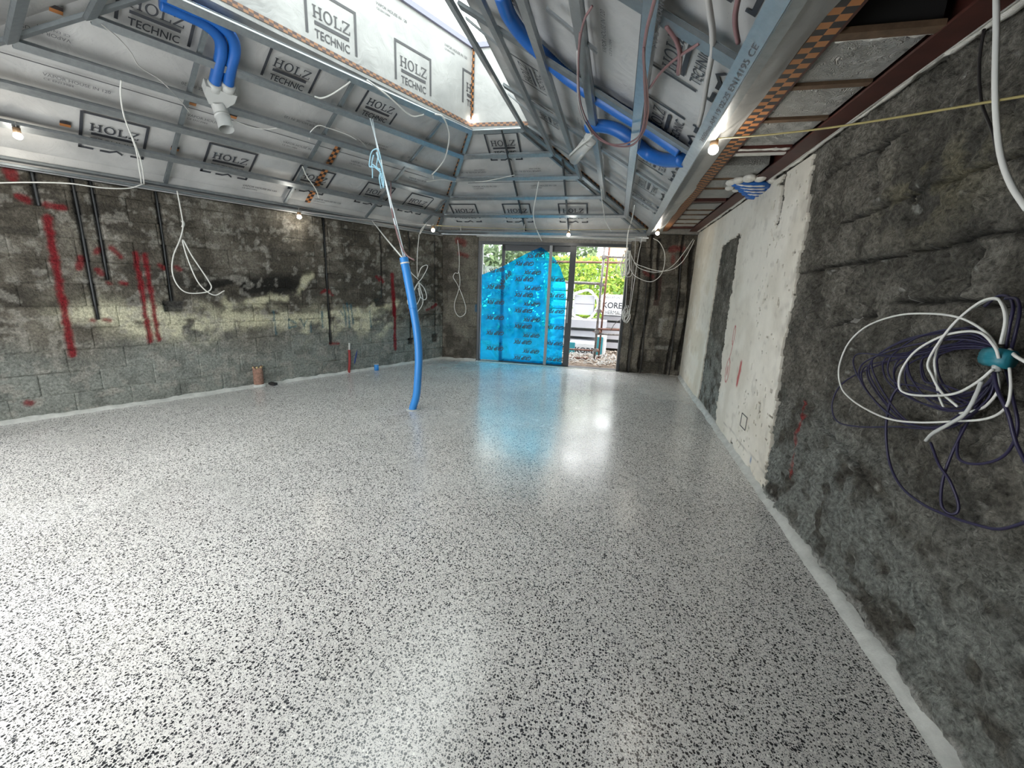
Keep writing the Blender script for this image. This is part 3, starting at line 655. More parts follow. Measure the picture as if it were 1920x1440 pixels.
def PRp(y, v): return np.array([B[0], y, B[2]]) + NR*OFFP + VR*v
for u in (-5.30,-4.34,-3.31,-2.31,-1.38): print_at('printed_emblem', *LOGO, PLp(u, 1.84), dL, VL, M['ink'], shL)
for u in (-5.46,-4.49,-3.52,-2.56,-1.60,-.82): print_at('printed_emblem', *LOGO, PLp(u, .50), dL, VL, M['ink'], shL)
for x in (-1.73,): print_at('printed_emblem', *LOGO, PFp(x, 1.75), [1,0,0], VF, M['ink'], shF)
for x in (-2.70,-1.76,-.82): print_at('printed_emblem', *LOGO, PFp(x, .42), [1,0,0], VF, M['ink'], shF)
for y in (1.75,2.50,3.35,4.25,5.15,6.05): print_at('printed_emblem', *LOGO, PRp(y, .30), [0,-1,0], VR, M['ink'], shR, 1.0)
for y in (2.9,4.12,5.0): print_at('printed_emblem', *LOGO, PRp(y, 1.62), [0,-1,0], VR, M['ink'], shR)
for u, v, f_ in ((-4.75,.98,1),(-3.80,.98,1),(-2.9,.98,1),(-2.05,.98,1),(-1.1,.98,1),(-3.9,1.36,-1),(-3.0,1.36,-1),(-2.1,1.36,-1),(-1.35,1.36,-1),(-3.1,.15,1),(-2.2,.15,1),(-5.0,1.40,-1)):
    print_at('printed_line', *SMALL, PLp(u, v), dL*f_, VL*f_, M['ink2'], shL)
for x, v, f_ in ((-2.2,1.0,1),(-1.25,1.0,1),(-2.3,1.33,-1),(-1.45,1.33,-1)): print_at('printed_line', *SMALL, PFp(x, v), [f_,0,0], VF*f_, M['ink2'], shF)
for y, v, f_ in ((2.72,.76,1),(3.7,1.1,-1),(1.9,.8,1),(4.0,.78,1),(4.6,1.12,-1)): print_at('printed_line', *SMALL, PRp(y, v), [0,-f_,0], VR*f_, M['ink2'], shR)
# sheet laps: thin raised seams
for sh, a, b_, n_ in ((shL, PLp(-5.5,1.09), PLp(-.75,1.09), NL), (shL, PLp(-5.1,1.17), PLp(-.8,1.17), NL), (shF, PFp(-2.45,1.10), PFp(-.45,1.10), NF), (shR, PRp(1.0,1.0), PRp(6.4,1.0), NR), (shR, PRp(1.0,.55), PRp(7.0,.55), NR), (shR, PRp(1.0,.90), PRp(6.8,.90), NR)):
    d = b_-a; L_ = np.linalg.norm(d); d = d/L_; G().obox((a+b_)/2, d*L_/2, np.cross(d, n_)*.0025, n_*.002).build('lap_seam', M['ink2'], sh)
# shaft of the skylight
k = Q['k']; TOPZ = 4.50
def shaft(name, a, b_, mt, label, n_out):
    a, b_ = np.array(a), np.array(b_); ta, tb = np.array([*a[:2], TOPZ]), np.array([*b_[:2], TOPZ]); n_out = np.array(n_out, float)
    g = G().add([a, b_, tb, ta, a+n_out*.05, b_+n_out*.05, tb+n_out*.05, ta+n_out*.05], [(0,1,2,3),(7,6,5,4),(0,4,5,1),(1,5,6,2),(2,6,7,3),(3,7,4,0)])
    o = g.build('shaft_lining', M['membrane'], ceil); o['label'] = label; return o
shaL = shaft('l', k['NL'], k['FL'], 0, 'sunlit membrane lining the left side of the skylight shaft', -inL)
shaF = shaft('f', k['FL'], k['FR'], 0, 'membrane lining the far end of the skylight shaft', [0,1,0])
shaR = shaft('r', k['FR'], k['NR'], 0, 'membrane lining the right side of the skylight shaft', [1,0,0])
shaN = shaft('n', k['NR'], k['NL'], 0, 'membrane lining the near end of the skylight shaft', -dL)
for px, py in ((623, 52), (776, 138), (893, 182)):
    q = onp(px, py, k['FL'] + inL*.004, inL); print_at('printed_emblem', *LOGO2, q, dL, [0,0,1], M['ink2'], shaL, 1.12)
for px, py in ((735, 28), (855, 100)):
    q = onp(px, py, k['FL'] + inL*.004, inL); print_at('printed_line', *SMALL, q, dL, [0,0,1], M['ink2'], shaL)
# chequered tape
def tape(a, b_, side, wd, parent, nrm, cell=.038, cols=2, lift=.004, glare_haze=False):
    a, b_, side, nrm = map(lambda q: np.array(q, float), (a, b_, side, nrm)); side /= np.linalg.norm(side); L_ = np.linalg.norm(b_-a); n = max(1, int(L_/cell)); g = G()
    for i in range(n):
        for j in range(cols):
            p0 = a + (b_-a)*i/n; p1 = a + (b_-a)*(i+1)/n; s0, s1 = (j/cols-.5)*wd, ((j+1)/cols-.5)*wd
            g.add([p+side*s_+nrm*lift for p, s_ in ((p0,s0),(p1,s0),(p1,s1),(p0,s1))], [(0,1,2,3)], (i+j) % 2)
    return g.build('chequered_tape', [M['orange2'], M['tblack2']] if glare_haze else [M['orange'], M['tblack']], parent)
dn = -np.array([0,0,1.])
tape(k['FL']+[.012,-.012,.12], np.array([*SK['FL'], TOPZ])+[.012,-.012,0], inL+[0,0,0], .06, shaL, [0.5,-.5,0], cell=.035)
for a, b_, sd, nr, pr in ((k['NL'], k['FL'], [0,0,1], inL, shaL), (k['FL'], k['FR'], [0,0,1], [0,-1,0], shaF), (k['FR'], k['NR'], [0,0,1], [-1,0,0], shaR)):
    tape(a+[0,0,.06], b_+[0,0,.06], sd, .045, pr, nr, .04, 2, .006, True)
hipFL = (Q['L'][1], k['FL']); hipFR = (Q['R'][0], k['FR'])
tape(hipFL[0]-[0,0,.01], hipFL[1]-[0,0,.01], np.cross(hipFL[1]-hipFL[0], [0,0,1]), .075, shF, [0,0,-1], .045)
tape(hipFR[0]-[0,0,.01], hipFR[1]-[0,0,.01], np.cross(hipFR[1]-hipFR[0], [0,0,1]), .075, shR, [0,0,-1], .045)
tape(PLp(-2.50,1.16), PLp(-2.46,-.02), dL, .075, shL, -NL, .045)
tape(PFp(-2.35,1.16), PFp(-1.6,1.16), [0,-1,.6], .025, shF, -NF, .03, 1)
for px, py in ((122,232),(328,278),(437,217),(360,192),(105,17)):
    q = SL(px, py, OFFP); tape(q-dL*.035, q+dL*.035, VL, .06, shL, -NL, .035)

# curved skirt of membrane, tape, red lip along the right rail
def strip(pts, y0, y1, ny, mt, name, parent, th=.004, wav=.0):
    g = G(); n = len(pts); ys = np.linspace(y0, y1, ny)
    for s_ in (0, 1):
        b = len(g.v)
        for y in ys:
            for i, (x, z) in enumerate(pts):
                w_ = wav*(vnoise(np.array(y*2.3), np.array(i*.7), 5)-.5)*(0 < i < n-1); g.v.append((x, float(y), float(z + w_ + s_*th)))
        for a in range(ny-1):
            for i in range(n-1):
                q = (b+a*n+i, b+a*n+i+1, b+(a+1)*n+i+1, b+(a+1)*n+i); g.f.append(q if s_ else q[::-1]); g.m.append(0)
    return g.build(name, mt, parent, smooth=True)
YN = near_end[1]-.05
sk = strip([(.415,2.54),(.43,2.50),(.45,2.475),(.49,2.452),(.53,2.445),(.57,2.452),(.61,2.474),(.645,2.497),(.67,2.503)], YN, 7.86, 60, M['membrane'], 'membrane_skirt', ceil, wav=.03)
sk['label'] = 'rolled silver membrane skirt beside the right rail'
tape((.685,YN,2.498), (.685,7.84,2.498), [1,0,0], .085, ceil, dn, .043)
G().box((.725,YN,2.497),(.742,7.84,2.56)).build('steel_lip', M['red_steel'], ceil)
G().box((.645,YN,2.5005),(.73,7.84,2.52)).build('tape_ground', M['timber'], ceil)
# foil boards between joists (y from, y to)
yb = [2.20, 2.60, 3.03, 3.57]; 
segs = [(2.19,2.585),(2.64,3.02),(3.08,3.53),(4.02,4.42),(4.45,4.80),(4.83,5.30),(5.62,5.98),(6.01,6.32),(6.35,6.72),(6.75,7.1),(7.13,7.45)]
for a, b_ in segs:
    g = G(); nx, ny = 9, 9; bb = len(g.v)
    for i in range(nx+1):
        for j in range(ny+1):
            x = .742+(1.09-.742)*i/nx; y = a+(b_-a)*j/ny; e = min(i, nx-i, j, ny-j) > 0
            g.v.append((x, y, 2.525 - (random.random()*.010 if e else 0)))
    for i in range(nx):
        for j in range(ny): q = bb+i*(ny+1)+j; g.f.append((q, q+1, q+ny+2, q+ny+1)); g.m.append(0)
    g.box((.742,a,2.527),(1.09,b_,2.60)); g.build('insulation_board', M['foil'], ceil)
for y, mt, wd in ((2.615,'timber',.045),(3.05,'timber',.045),(3.60,'red_steel',.10),(4.435,'timber',.025),(4.815,'timber',.025),(5.45,'red_steel',.09),(5.995,'timber',.025),(6.335,'timber',.025),(6.735,'timber',.025),(7.115,'timber',.025),(7.60,'red_steel',.12)):
    G().box((.742,y-wd/2,2.512),(1.09,y+wd/2,2.62)).build('ceiling_joist', M[mt], ceil)
G().box((.742,2.12,2.50),(1.09,2.175,2.522)).build('ceiling_joist', M['timber'], ceil); G().box((.742,2.15,2.523),(1.09,2.185,2.79)).build('void_end', M['dark'], ceil)  # black block over the joist paints the void's shade
G().box((.742,3.66,2.505),(1.09,3.70,2.53)).build('foam_bead', M['foam'], ceil)
for y, x0 in ((2.175,.76),(3.555,.75)): G().tube([(x0+.33*t, y+.012*random.random(), 2.508) for t in np.linspace(0,1,12)], .009, 6, rf=lambda i: .6+.8*random.random()).build('foam_bead', M['foam'], ceil, True)
# red steel beam by the wall and the foam line
bm_ = empty('steel_beam', (1.145, 3.5, 2.5), 'dark red steel beam running under the ceiling along the right wall', 'beam')
g = G().box((1.09,YN-0,2.495),(1.205,7.86,2.507)); o = g.build('flange', M['red_steel'], bm_); o.matrix_parent_inverse = Matrix.Translation((-1.145,-3.5,-2.5))
g = G().box((1.142,YN,2.507),(1.152,7.86,2.68)); o = g.build('web', M['red_steel'], bm_); o.matrix_parent_inverse = Matrix.Translation((-1.145,-3.5,-2.5))
g = G(); pts = [(1.232+.008*math.sin(y*7)+.006*random.random(), y, 2.512+.006*random.random()) for y in np.arange(YN, 7.9, .05)]
g.tube(pts, .022, 7, rf=lambda i: .75+.55*random.random()); g.tube([(1.215, y, 2.50+.004*random.random()) for y in np.arange(YN, 7.9, .1)], .007, 5)
tag(g.build('trim_1', M['foam'], None, True), 'white foam bead between the red beam and the right wall', kind='structure')
G().box((1.20,YN,2.52),(1.30,7.95,2.80)).build('wall_head', M['mortar'], wr)

# floor edge skims
def skim(name, org, d, n_in, s0, s1, wf_, label, seed):
    g = G(); n = int((s1-s0)/.03)
    for i in range(n+1):
        s_ = s0+(s1-s0)*i/n; w_ = wf_(s_)*(.35+1.3*float(fbm(np.array(s_), np.array(0.5), 5, 4, seed))); h_ = .012+.045*float(fbm(np.array(s_), np.array(3.5), 7, 3, seed+5)); p = org+d*s_
        g.v += [tuple(p - n_in*.02 + [0,0,h_+.004]), tuple(p + n_in*.012 + [0,0,h_]), tuple(p + n_in*(.012+w_*.5) + [0,0,.012]), tuple(p + n_in*(.015+w_) + [0,0,.0])]
        if i:
            b = (i-1)*4
            for j in range(3): g.f.append((b+j, b+4+j, b+5+j, b+1+j)); g.m.append(0)
    o = g.build(name, M['skim'], None, True); return tag(o, label, kind='structure')
skim('trim_2', l0, dW, nW, -.65, 5.70, lambda s_: .025 + .045*max(0, 1-abs(s_-1.6)/1.3) , 'white mortar skim at the foot of the left wall', 500)
skim('trim_3', f0, dF, nF_in, 0.0, .70, lambda s_: .04, 'white mortar skim left of the sliding door', 510)
skim('trim_4', np.array([XR-.02,0,0]), np.array([0,1.,0]), np.array([-1.,0,0]), YN, 7.9, lambda s_: .030, 'pale mortar skim at the foot of the right wall', 520)

# ------------------------------------------------------------------ sliding door (structure)
def DW(s_, z, off): return f0 + dF*s_ + nF_in*off + np.array([0,0,z])
def dbox(g_, s0, s1, z0, z1, o0, o1, mi=0): g_.obox(DW((s0+s1)/2, (z0+z1)/2, (o0+o1)/2), dF*(s1-s0)/2, nF_in*(o1-o0)/2, [0,0,(z1-z0)/2], mi)
g = G(); dbox(g,.70,.745,0,2.285,-.16,-.01); dbox(g,3.435,3.48,0,2.285,-.16,.01); dbox(g,.745,3.435,2.235,2.285,-.16,-.01); dbox(g,.745,3.435,-.01,.018,-.16,-.01)
door = tag(g.build('door_1', M['frame']), 'anthracite sliding glass door frame', kind='structure')
g = G(); dbox(g,.745,.775,.018,2.235,-.13,-.09); g.build('glazing_bead', M['wrap'], door)
# outer sliding leaf, stiles behind the film
g = G(); dbox(g,1.14,1.20,.018,2.235,-.135,-.095); dbox(g,2.42,2.53,.018,2.235,-.10,-.04); dbox(g,1.14,2.5,2.13,2.235,-.135,-.095); dbox(g,1.20,2.42,.018,.07,-.135,-.095)
leaf = g.build('sliding_leaf', M['frame'], door)
g = G(); dbox(g,2.435,2.465,.85,1.25,-.04,-.015); g.build('door_handle', M['frame2'], leaf, label='pale grey bar handle')
g = G(); dbox(g,1.20,2.42,.07,2.13,-.117,-.111); g.build('pane', M['glass'], leaf)
g = G(); dbox(g,.775,1.14,.018,2.235,-.150,-.144); g.build('pane', M['glass'], door)
g = G(); dbox(g,2.045,2.10,.018,2.235,-.045,-.012); g.build('mullion', M['frame2'], door, label='pale grey upright mullion')
g = G(); dbox(g,.74,3.43,.0,.010,-.16,.04); g.build('threshold', M['skim'], door)
# blue film, with print
def film():
    outl = [(.765,.03),(.78,1.68),(1.15,1.83),(1.45,2.0),(1.72,2.14),(1.88,2.205),(2.00,2.13),(2.14,2.02),(2.26,1.85),(2.33,1.68),(2.385,1.55),(2.40,1.35),(2.40,.05)]
    g = G(); n = 70; ss = np.linspace(.765, 2.40, n); ox = [p[0] for p in outl[1:-1]]; oz = [p[1] for p in outl[1:-1]]; nz_ = 40; front = []
    for s_ in ss:
        zt = float(np.interp(s_, ox, oz))
        for j in range(nz_+1):
            z = .03 + (zt-.03)*j/nz_; o = -.075 + .020*float(fbm(np.array(s_), np.array(z), 3, 3, 600)) + .006*math.sin(s_*40+z*6)*float(vnoise(np.array(s_*3), np.array(z*3), 3)); o = min(o, -.05)
            front.append(tuple(DW(s_, z, o)))
    b = nz_+1; f = [(i*b+j, (i+1)*b+j, (i+1)*b+j+1, i*b+j+1) for i in range(n-1) for j in range(nz_)]
    fo = link('protective_film', new_mesh('protective_film', front, f, M['film'], smooth=True))
    tag(fo, 'creased translucent blue plastic film covering the glass of the sliding door', 'plastic film')
    v, ff = text_fit('GRIP FIX', .36, .080, shear=.35, bold=.035)
    v = v*np.array([-1, -1])     # the roll hangs upside down
    def word(s_, z, rot=0, sc=1.0):
        c, sn = math.cos(rot), math.sin(rot); u = dF*c + np.array([0,0,1])*sn; w_ = -dF*sn + np.array([0,0,1])*c
        print_at('printed_word', v*1.0 if False else V_FILM, F_FILM, DW(s_, z, -.047), u, w_, M['ink'], fo, sc)
    ln = [(-.17,-.062),(.17,-.062),(.17,-.056),(-.17,-.056)]
    global V_FILM, F_FILM
    V_FILM = np.vstack([v, -np.array(ln)]); F_FILM = list(ff) + [tuple(len(v)+i for i in range(4))]
    def wpx(px, py, rot=0, sc=1.0):
        q = WF(px, py, -.047); word(float(np.dot(q-f0, dF)), float(q[2]), rot, sc)
    for i in range(6): wpx(929-.45*i*1.0, 538+28.8*i+(0 if i else 0))
    for i in range(7): wpx(983-.7*i, 494+29.5*i)
    for i in range(6): wpx(998-.6*i, 511+29.6*i, sc=.92)
    wpx(1004, 479, .1, .95); wpx(948, 522, .9, .9); wpx(931, 507, .15, .85)
    for i in range(6): wpx(1043-.9*i, 524+30*i, sc=.9)
    wpx(1043, 492, -.2, .7)
film()

# ------------------------------------------------------------------ outside the door
def ground_out():
    g = G(); n, m_ = 60, 50
    for i in range(n+1):
        for j in range(m_+1):
            x = -9+16*i/n; y = 8.12+10*j/m_; z = -.05 + .10*(float(fbm(np.array(x), np.array(y), 1.8, 4, 700))-.5) + .05*(float(fbm(np.array(x), np.array(y), 9, 2, 701))-.5); g.v.append((x, y, z))
    for i in range(n):
        for j in range(m_): q = i*(m_+1)+j; g.f.append((q, q+m_+1, q+m_+2, q+1)); g.m.append(0)
    return tag(g.build('ground', M['soil'], None, True), kind='structure')
ground_out()
g = G(); rs = np.random.RandomState(3)
for i in range(420):
    x, y = rs.uniform(-1.6, .9), rs.uniform(8.3, 10.6); s_ = rs.uniform(.015, .06)**1.0; b = len(g.v)
    vs = [(x+s_*a*rs.uniform(.6,1.3), y+s_*b_*rs.uniform(.6,1.3), .0+s_*c*rs.uniform(.3,.8)) for a, b_, c in ((1,0,0),(0,1,0),(-1,0,0),(0,-1,0),(0,0,1),(0,0,-1))]
    g.add(vs, [(0,1,4),(1,2,4),(2,3,4),(3,0,4),(1,0,5),(2,1,5),(3,2,5),(0,3,5)])
tag(g.build('rubble', M['rock']), 'loose stones and rubble on the ground outside the open door', 'rubble', kind='stuff')
g = G()
for i in range(160):
    x, y = rs.uniform(-1.3, .7), rs.uniform(8.25, 9.6); a = rs.uniform(0, 3.14); L_ = rs.uniform(.06,.22); g.tube([(x, y, .03), (x+.5*L_*math.cos(a), y+.5*L_*math.sin(a), .05+.03*rs.rand()), (x+L_*math.cos(a), y+L_*math.sin(a), .03)], .006, 4)
tag(g.build('twig_litter', M['grey_cable']), 'pale twigs and offcuts strewn on the rubble outside', 'debris', kind='stuff')
def hedge(name, x0, x1, y, h0, h1, n, sz, mt, label, seed, lean=0):
    r = np.random.RandomState(seed); g = G()
    for i in range(n):
        x = r.uniform(x0, x1); top = h0 + (h1-h0)*(x-x0)/(x1-x0) + .25*(float(vnoise(np.array(x*2.5), np.array(seed*1.0), 9))-.5); z = r.uniform(-.03, max(.4, top)); yy = y + r.uniform(-.25,.25) + .25*float(fbm(np.array(x), np.array(z), 2.5, 2, seed))
        a = r.uniform(0, 6.28); t = r.uniform(-.9,.9); s_ = sz*r.uniform(.6,1.4); u = np.array([math.cos(a), .4*math.sin(a)*1, math.sin(a)*.9]); u /= np.linalg.norm(u); w_ = np.cross(u, [math.sin(t), -1, math.cos(t)*.7]); w_ /= np.linalg.norm(w_)
        c = np.array([x, yy, z]); g.add([c-u*s_, c-w_*s_*.4-u*.1*s_, c+u*s_, c+w_*s_*.4-u*.1*s_], [(0,1,2,3)])
    return tag(g.build(name, mt), label, 'hedge', kind='stuff')
# body of hedge behind leaves is dark twig mass
hedge('hedge', -2.2, 3.2, 13.2, 2.45, 2.30, 9000, .075, M['leaf'], 'bright yellow-green hedge beyond the scaffold outside the door', 21)
hedge('laurel_bush', -6.2, -2.6, 12.2, 2.9, 2.6, 4200, .11, M['leaf2'], 'dark glossy laurel bush seen behind the left door pane', 22)
hedge('tree_foliage', -3.4, -.8, 14.4, 3.6, 3.2, 2600, .12, M['leaf2'], 'tall loose greenery rising behind the bright hedge', 23)
# far house
h0 = ony(1190, 466, 22); hs = empty('far_house', (h0[0], 22.5, 0), 'pinkish brick house far behind the hedge at the upper right of the door', 'house')
def child_box(root, name, lo, hi, mt, label=None):
    l = root.location; g = G().box((lo[0]-l.x, lo[1]-l.y, lo[2]-l.z), (hi[0]-l.x, hi[1]-l.y, hi[2]-l.z)); o = g.build(name, mt, root)
    if label: o['label'] = label
    return o
child_box(hs, 'wall', (h0[0]-1.2, 22, 0), (h0[0]+3, 24, 3.9), M['brickfar'])
g = G(); g.prof((-1.4,.5,3.9),(3.2,.5,3.9),(0,0,1),[(-1.3,0),(1.3,0),(0,.7)]); g.build('roof', M['timber'], hs)
# scaffold
def pipe_thing(name, p, q, r, mt, label, grp=None, cat='scaffold pole', ex=None):
    o = G().tube([p, q], r, 10).build(name, M[mt], None, True); return tag(o, label, cat, grp)
ys_ = 9.1
def SP(px, py, y=9.1): return ony(px, py, y)
a, b_ = SP(1134, 455), SP(1108, 690); up_a = SP(1129, 460); 
pipe_thing('scaffold_pole', [SP(1124,560)[0], 9.1, -.02], [SP(1124,560)[0]+.02, 9.1, 3.4], .026, 'scaf2', 'front upright steel scaffold pole standing outside the open door')
pipe_thing('scaffold_pole', [SP(1132,560,9.25)[0]+.0, 9.25, -.02], [SP(1132,560,9.25)[0]+.03, 9.25, 3.4], .022, 'scaf', 'thinner rusty scaffold upright just behind the front pole')
pipe_thing('scaffold_pole', SP(985,490,9.6), SP(1260,494,9.6), .024, 'scaf', 'high rusty scaffold ledger crossing in front of the bright hedge')
pipe_thing('scaffold_pole', SP(1060,529), SP(1124,532), .030, 'scaf2', 'dark scaffold ledger between the door stile and the upright pole')
pipe_thing('scaffold_pole', SP(1128,481), SP(1230,484), .024, 'scaf2', 'upper steel scaffold ledger right of the upright pole')
pipe_thing('scaffold_pole', SP(1120,617), SP(1220,620), .024, 'scaf', 'rusty red scaffold ledger at knee height right of the upright', None)
pipe_thing('scaffold_pole', SP(1116,626), SP(1220,630), .022, 'scaf2', 'grey scaffold ledger just under the rusty knee-high one')
pipe_thing('scaffold_pole', SP(1040,653), SP(1122,658), .020, 'scaf', 'low rusty scaffold ledger in front of the printed packs')
pipe_thing('scaffold_pole', SP(1040,669), SP(1122,673), .022, 'scaf', 'lowest rusty scaffold ledger near the rubble')
for px, py, lab in ((1127,482,'scaffold clamp at the upper right ledger'),(1123,534,'scaffold clamp holding the dark ledger'),(1122,583,'scaffold clamp half way up the upright pole'),(1118,622,'pale scaffold clamp at the knee-high ledgers'),(1112,656,'rusty scaffold clamp on the low ledger')):
    c = SP(px, py, 9.1); c[0] = SP(1124,560)[0]+.01*(c[2]); r_ = empty('scaffold_clamp', c, lab, 'clamp')
    G().box((-.045,-.05,-.035),(.045,.05,.035)).build('clamp_body', M['scaf2'], r_); G().tube([(-.09,-.03,0),(.09,-.03,0)], .009, 6).build('bolt', M['scaf'], r_, True); G().tube([(0.06,-.06,-.02),(.06,.04,.02)], .014, 6).build('nut', M['scaf'], r_, True)
# insulation packs and grey boards
def quad_box(root, name, px0, py0, px1, py1, y, depth, mt, label=None):
    p, q = ony(px0, py0, y), ony(px1, py1, y); return child_box(root, name, (min(p[0],q[0]), y, min(p[2],q[2])), (max(p[0],q[0]), y+depth, max(p[2],q[2])), M[mt], label)
def pack(px0, py0, px1, py1, y, depth, label, words, teal_left=False, teal_right=False):
    p, q = ony(px0, py0, y), ony(px1, py1, y); r_ = empty('insulation_pack', ((p[0]+q[0])/2, y+depth/2, min(p[2],q[2])), label, 'insulation pack', None)
    x0, x1, z0, z1 = min(p[0],q[0]), max(p[0],q[0]), min(p[2],q[2]), max(p[2],q[2]); l = r_.location
    me = bpy.data.meshes.new('wrapped_pack'); bm = bmesh.new(); bmesh.ops.create_cube(bm, size=1)
    bmesh.ops.scale(bm, vec=(x1-x0, depth, z1-z0), verts=bm.verts); bmesh.ops.bevel(bm, geom=bm.edges[:], offset=.03, segments=3, affect='EDGES'); bmesh.ops.translate(bm, vec=(0,0,(z1-z0)/2), verts=bm.verts); bm.to_mesh(me); bm.free(); me.materials.append(M['wrap'])
    link('wrapper', me, r_)
    W_, H_ = x1-x0, z1-z0
    if teal_left: G().box((-W_/2-.004,-depth/2-.004,.02),(-W_/2+.16,-depth/2+.02,H_-.02)).build('teal_band', M['wrap_teal'], r_)
    if teal_right: G().box((W_/2-.14,-depth/2-.004,.02),(W_/2+.004,-depth/2+.02,H_-.02)).build('teal_band', M['wrap_teal'], r_)
    for s_, ux, uz, wd, ht in words:
        v, f = text_fit(s_, wd, ht, bold=.02 if s_ == 'KORE' else 0); o = link('printed_word', new_mesh('printed_word', [(p_[0], 0, p_[1]) for p_ in v], f, M['ink']), r_); o.location = (ux, -depth/2-.006, uz)
    return r_
pack(1066,640,1122,690,9.9,.9,'white printed insulation pack lying on the rubble behind the scaffold', [('KORE',.02,.40,.46,.13),('INSULATION',.03,.27,.46,.06),('KORE',.05,.10,.46,.13)], teal_left=True)
pack(1118,630,1134,668,9.7,.7,'narrow dark end of a wrapped pack right of the upright scaffold pole', [], teal_left=True)
pack(1128,552,1178,592,10.6,.7,'white and teal printed insulation pack on top of the grey boards', [('INSULATION',-.08,.42,.36,.05),('KORE',-.06,.23,.46,.15),('THERMAL',-.06,.06,.46,.09)], teal_right=True)
bulk = empty('wrapped_bale', (*ony(1053,560,11.2)[:2], 0), 'tall white wrapped bale standing behind the sliding door stile', 'bale')
for i in range(-4, 5):
    p, q = ony(1032,596-i*17,11.2), ony(1076+0*i,612-i*17,11.2)
    me = bpy.data.meshes.new('layer'); bm = bmesh.new(); bmesh.ops.create_cube(bm, size=1); hh = p[2]-q[2]+.0; bmesh.ops.scale(bm, vec=(q[0]-p[0]-.03*max(i,0), .8, hh), verts=bm.verts); bmesh.ops.bevel(bm, geom=bm.edges[:], offset=.04, segments=2, affect='EDGES'); bm.to_mesh(me); bm.free(); me.materials.append(M['wrap'])
    o = link('wrapped_layer', me, bulk); o.location = ((p[0]+q[0])/2-bulk.location.x, .4, (p[2]+q[2])/2)
bt = empty('board_end', ony(1100, 565, 10.7), 'end of a grey board stack wrapped in a white plastic ring', 'board stack')
c_ = ony(1095, 572, 10.7); bt.location = V(c_)
G().box((-.27,0,-.24),(.24,.5,.02)).build('board', M['board'], bt); G().box((-.25,0,.03),(.24,.5,.24)).build('board', M['board'], bt)
ringp = [( .34*math.cos(a)*(1+.05*math.sin(3*a)), -.03, .36*math.sin(a)*(1+.06*math.cos(5*a))) for a in np.linspace(0, 2*math.pi, 40)[:-1]]
G().tube(ringp, .035, 8, closed=True, rf=lambda i: .7+.5*((i*7) % 5)/5).build('wrap_edge', M['wrap'], bt, True)
stk = empty('board_stack', (*ony(1100, 620, 10.2)[:2], 0), 'stack of thick grey insulation boards behind the scaffold pole', 'board stack')
for i, (x0, y0, x1, y1, yy) in enumerate(((1040,597,1136,617,10.15),(1040,617,1120,633,10.25),(1040,633,1120,650,10.3))): quad_box(stk, 'board', x0, y0, x1, y1, yy, .9, 'board')
stk2 = empty('board_stack', (*ony(1150, 620, 10.9)[:2], 0), 'second grey board stack low against the right door jamb', 'board stack')
for i, (x0, y0, x1, y1) in enumerate(((1128,592,1200,604),(1128,604,1200,618),(1128,619,1200,640),(1128,641,1200,657))): quad_box(stk2, 'board', x0, y0, x1, y1, 10.8+.03*i, .9, 'board')

# ------------------------------------------------------------------ METAL GRID
PROF = lambda w_, h_: [(-w_/2-.006,h_),(-w_/2,h_),(-w_/2,0),(w_/2,0),(w_/2,h_),(w_/2+.006,h_),(w_/2+.006,h_-.002),(w_/2+.0015,h_-.002),(w_/2+.0015,-.0015),(-w_/2-.0015,-.0015),(-w_/2-.0015,h_-.002),(-w_/2-.006,h_-.002)]
def channel(name, p, q, up, w_, h_, mt, label, cat='metal batten', grp=None):
    g = G(); g.prof(p, q, up, PROF(w_, h_)); pp = np.array(p); 
    o = g.build(name, M[mt]); return tag(o, label, cat, grp)
ZK = [3.485, 3.275, 3.06, 2.85, 2.635, 2.405]
ordn = ['lowest', 'second', 'third', 'fourth', 'fifth', 'topmost']
C0 = np.array([-2.112, 5.904, 3.48]); D0 = np.array([-1.38, 5.90, 3.48])
corner = {}
for i, z in enumerate(ZK):
    t = (z-2.4)/1.08; FLc = A + (C0-A)*t; FRc = B + (D0-B)*t
    NLc = A + dL*(-4.33-.39*i) + VL*((z-2.4)/ST); tt = (FRc[0]-NLc[0])/inL[0]; NRc = NLc + inL*tt
    corner[i] = (FLc, FRc, NLc, NRc); nm = ordn[5-i]; w_ = .066
    channel('ceiling_batten', NLc, FLc, NL, w_, .027, 'galv', f'{nm} galvanised batten counted up the left ceiling slope', grp=None)
    channel('ceiling_batten', FLc, FRc, NF, w_*.9, .027, 'galv', f'{nm} galvanised batten counted up the far hip slope above the door')
    channel('ceiling_batten', FRc, NRc, NR, w_, .027, 'galv' if i < 5 else 'galv', f'{nm} galvanised batten counted up the right ceiling slope')
    if i: channel('ceiling_batten', NRc, NLc, NN, w_, .027, 'galv2', f'{nm} galvanised batten counted up the near hip slope at the upper left')
# wall tracks (continuous flat rail on the ring-5 line)
channel('perimeter_track', l0+dW*(-.6)+nW*.035+[0,0,2.365], l0+dW*5.6+nW*.035+[0,0,2.365], [0,0,1], .05, .02, 'galv2', 'dark steel track fixed along the head of the left wall', 'metal track')
channel('perimeter_track', [.475,-.6,2.415], [.475,7.6,2.415], [0,0,1], .045, .03, 'galv', 'second bright steel rail beside the lowest right batten', 'metal track')
channel('perimeter_track', f0+nF_in*.07+dF*.0+[0,0,2.375], f0+nF_in*.07+dF*3.75+[0,0,2.375], [0,0,1], .05, .02, 'galv', 'bright steel track above the sliding door', 'metal track')
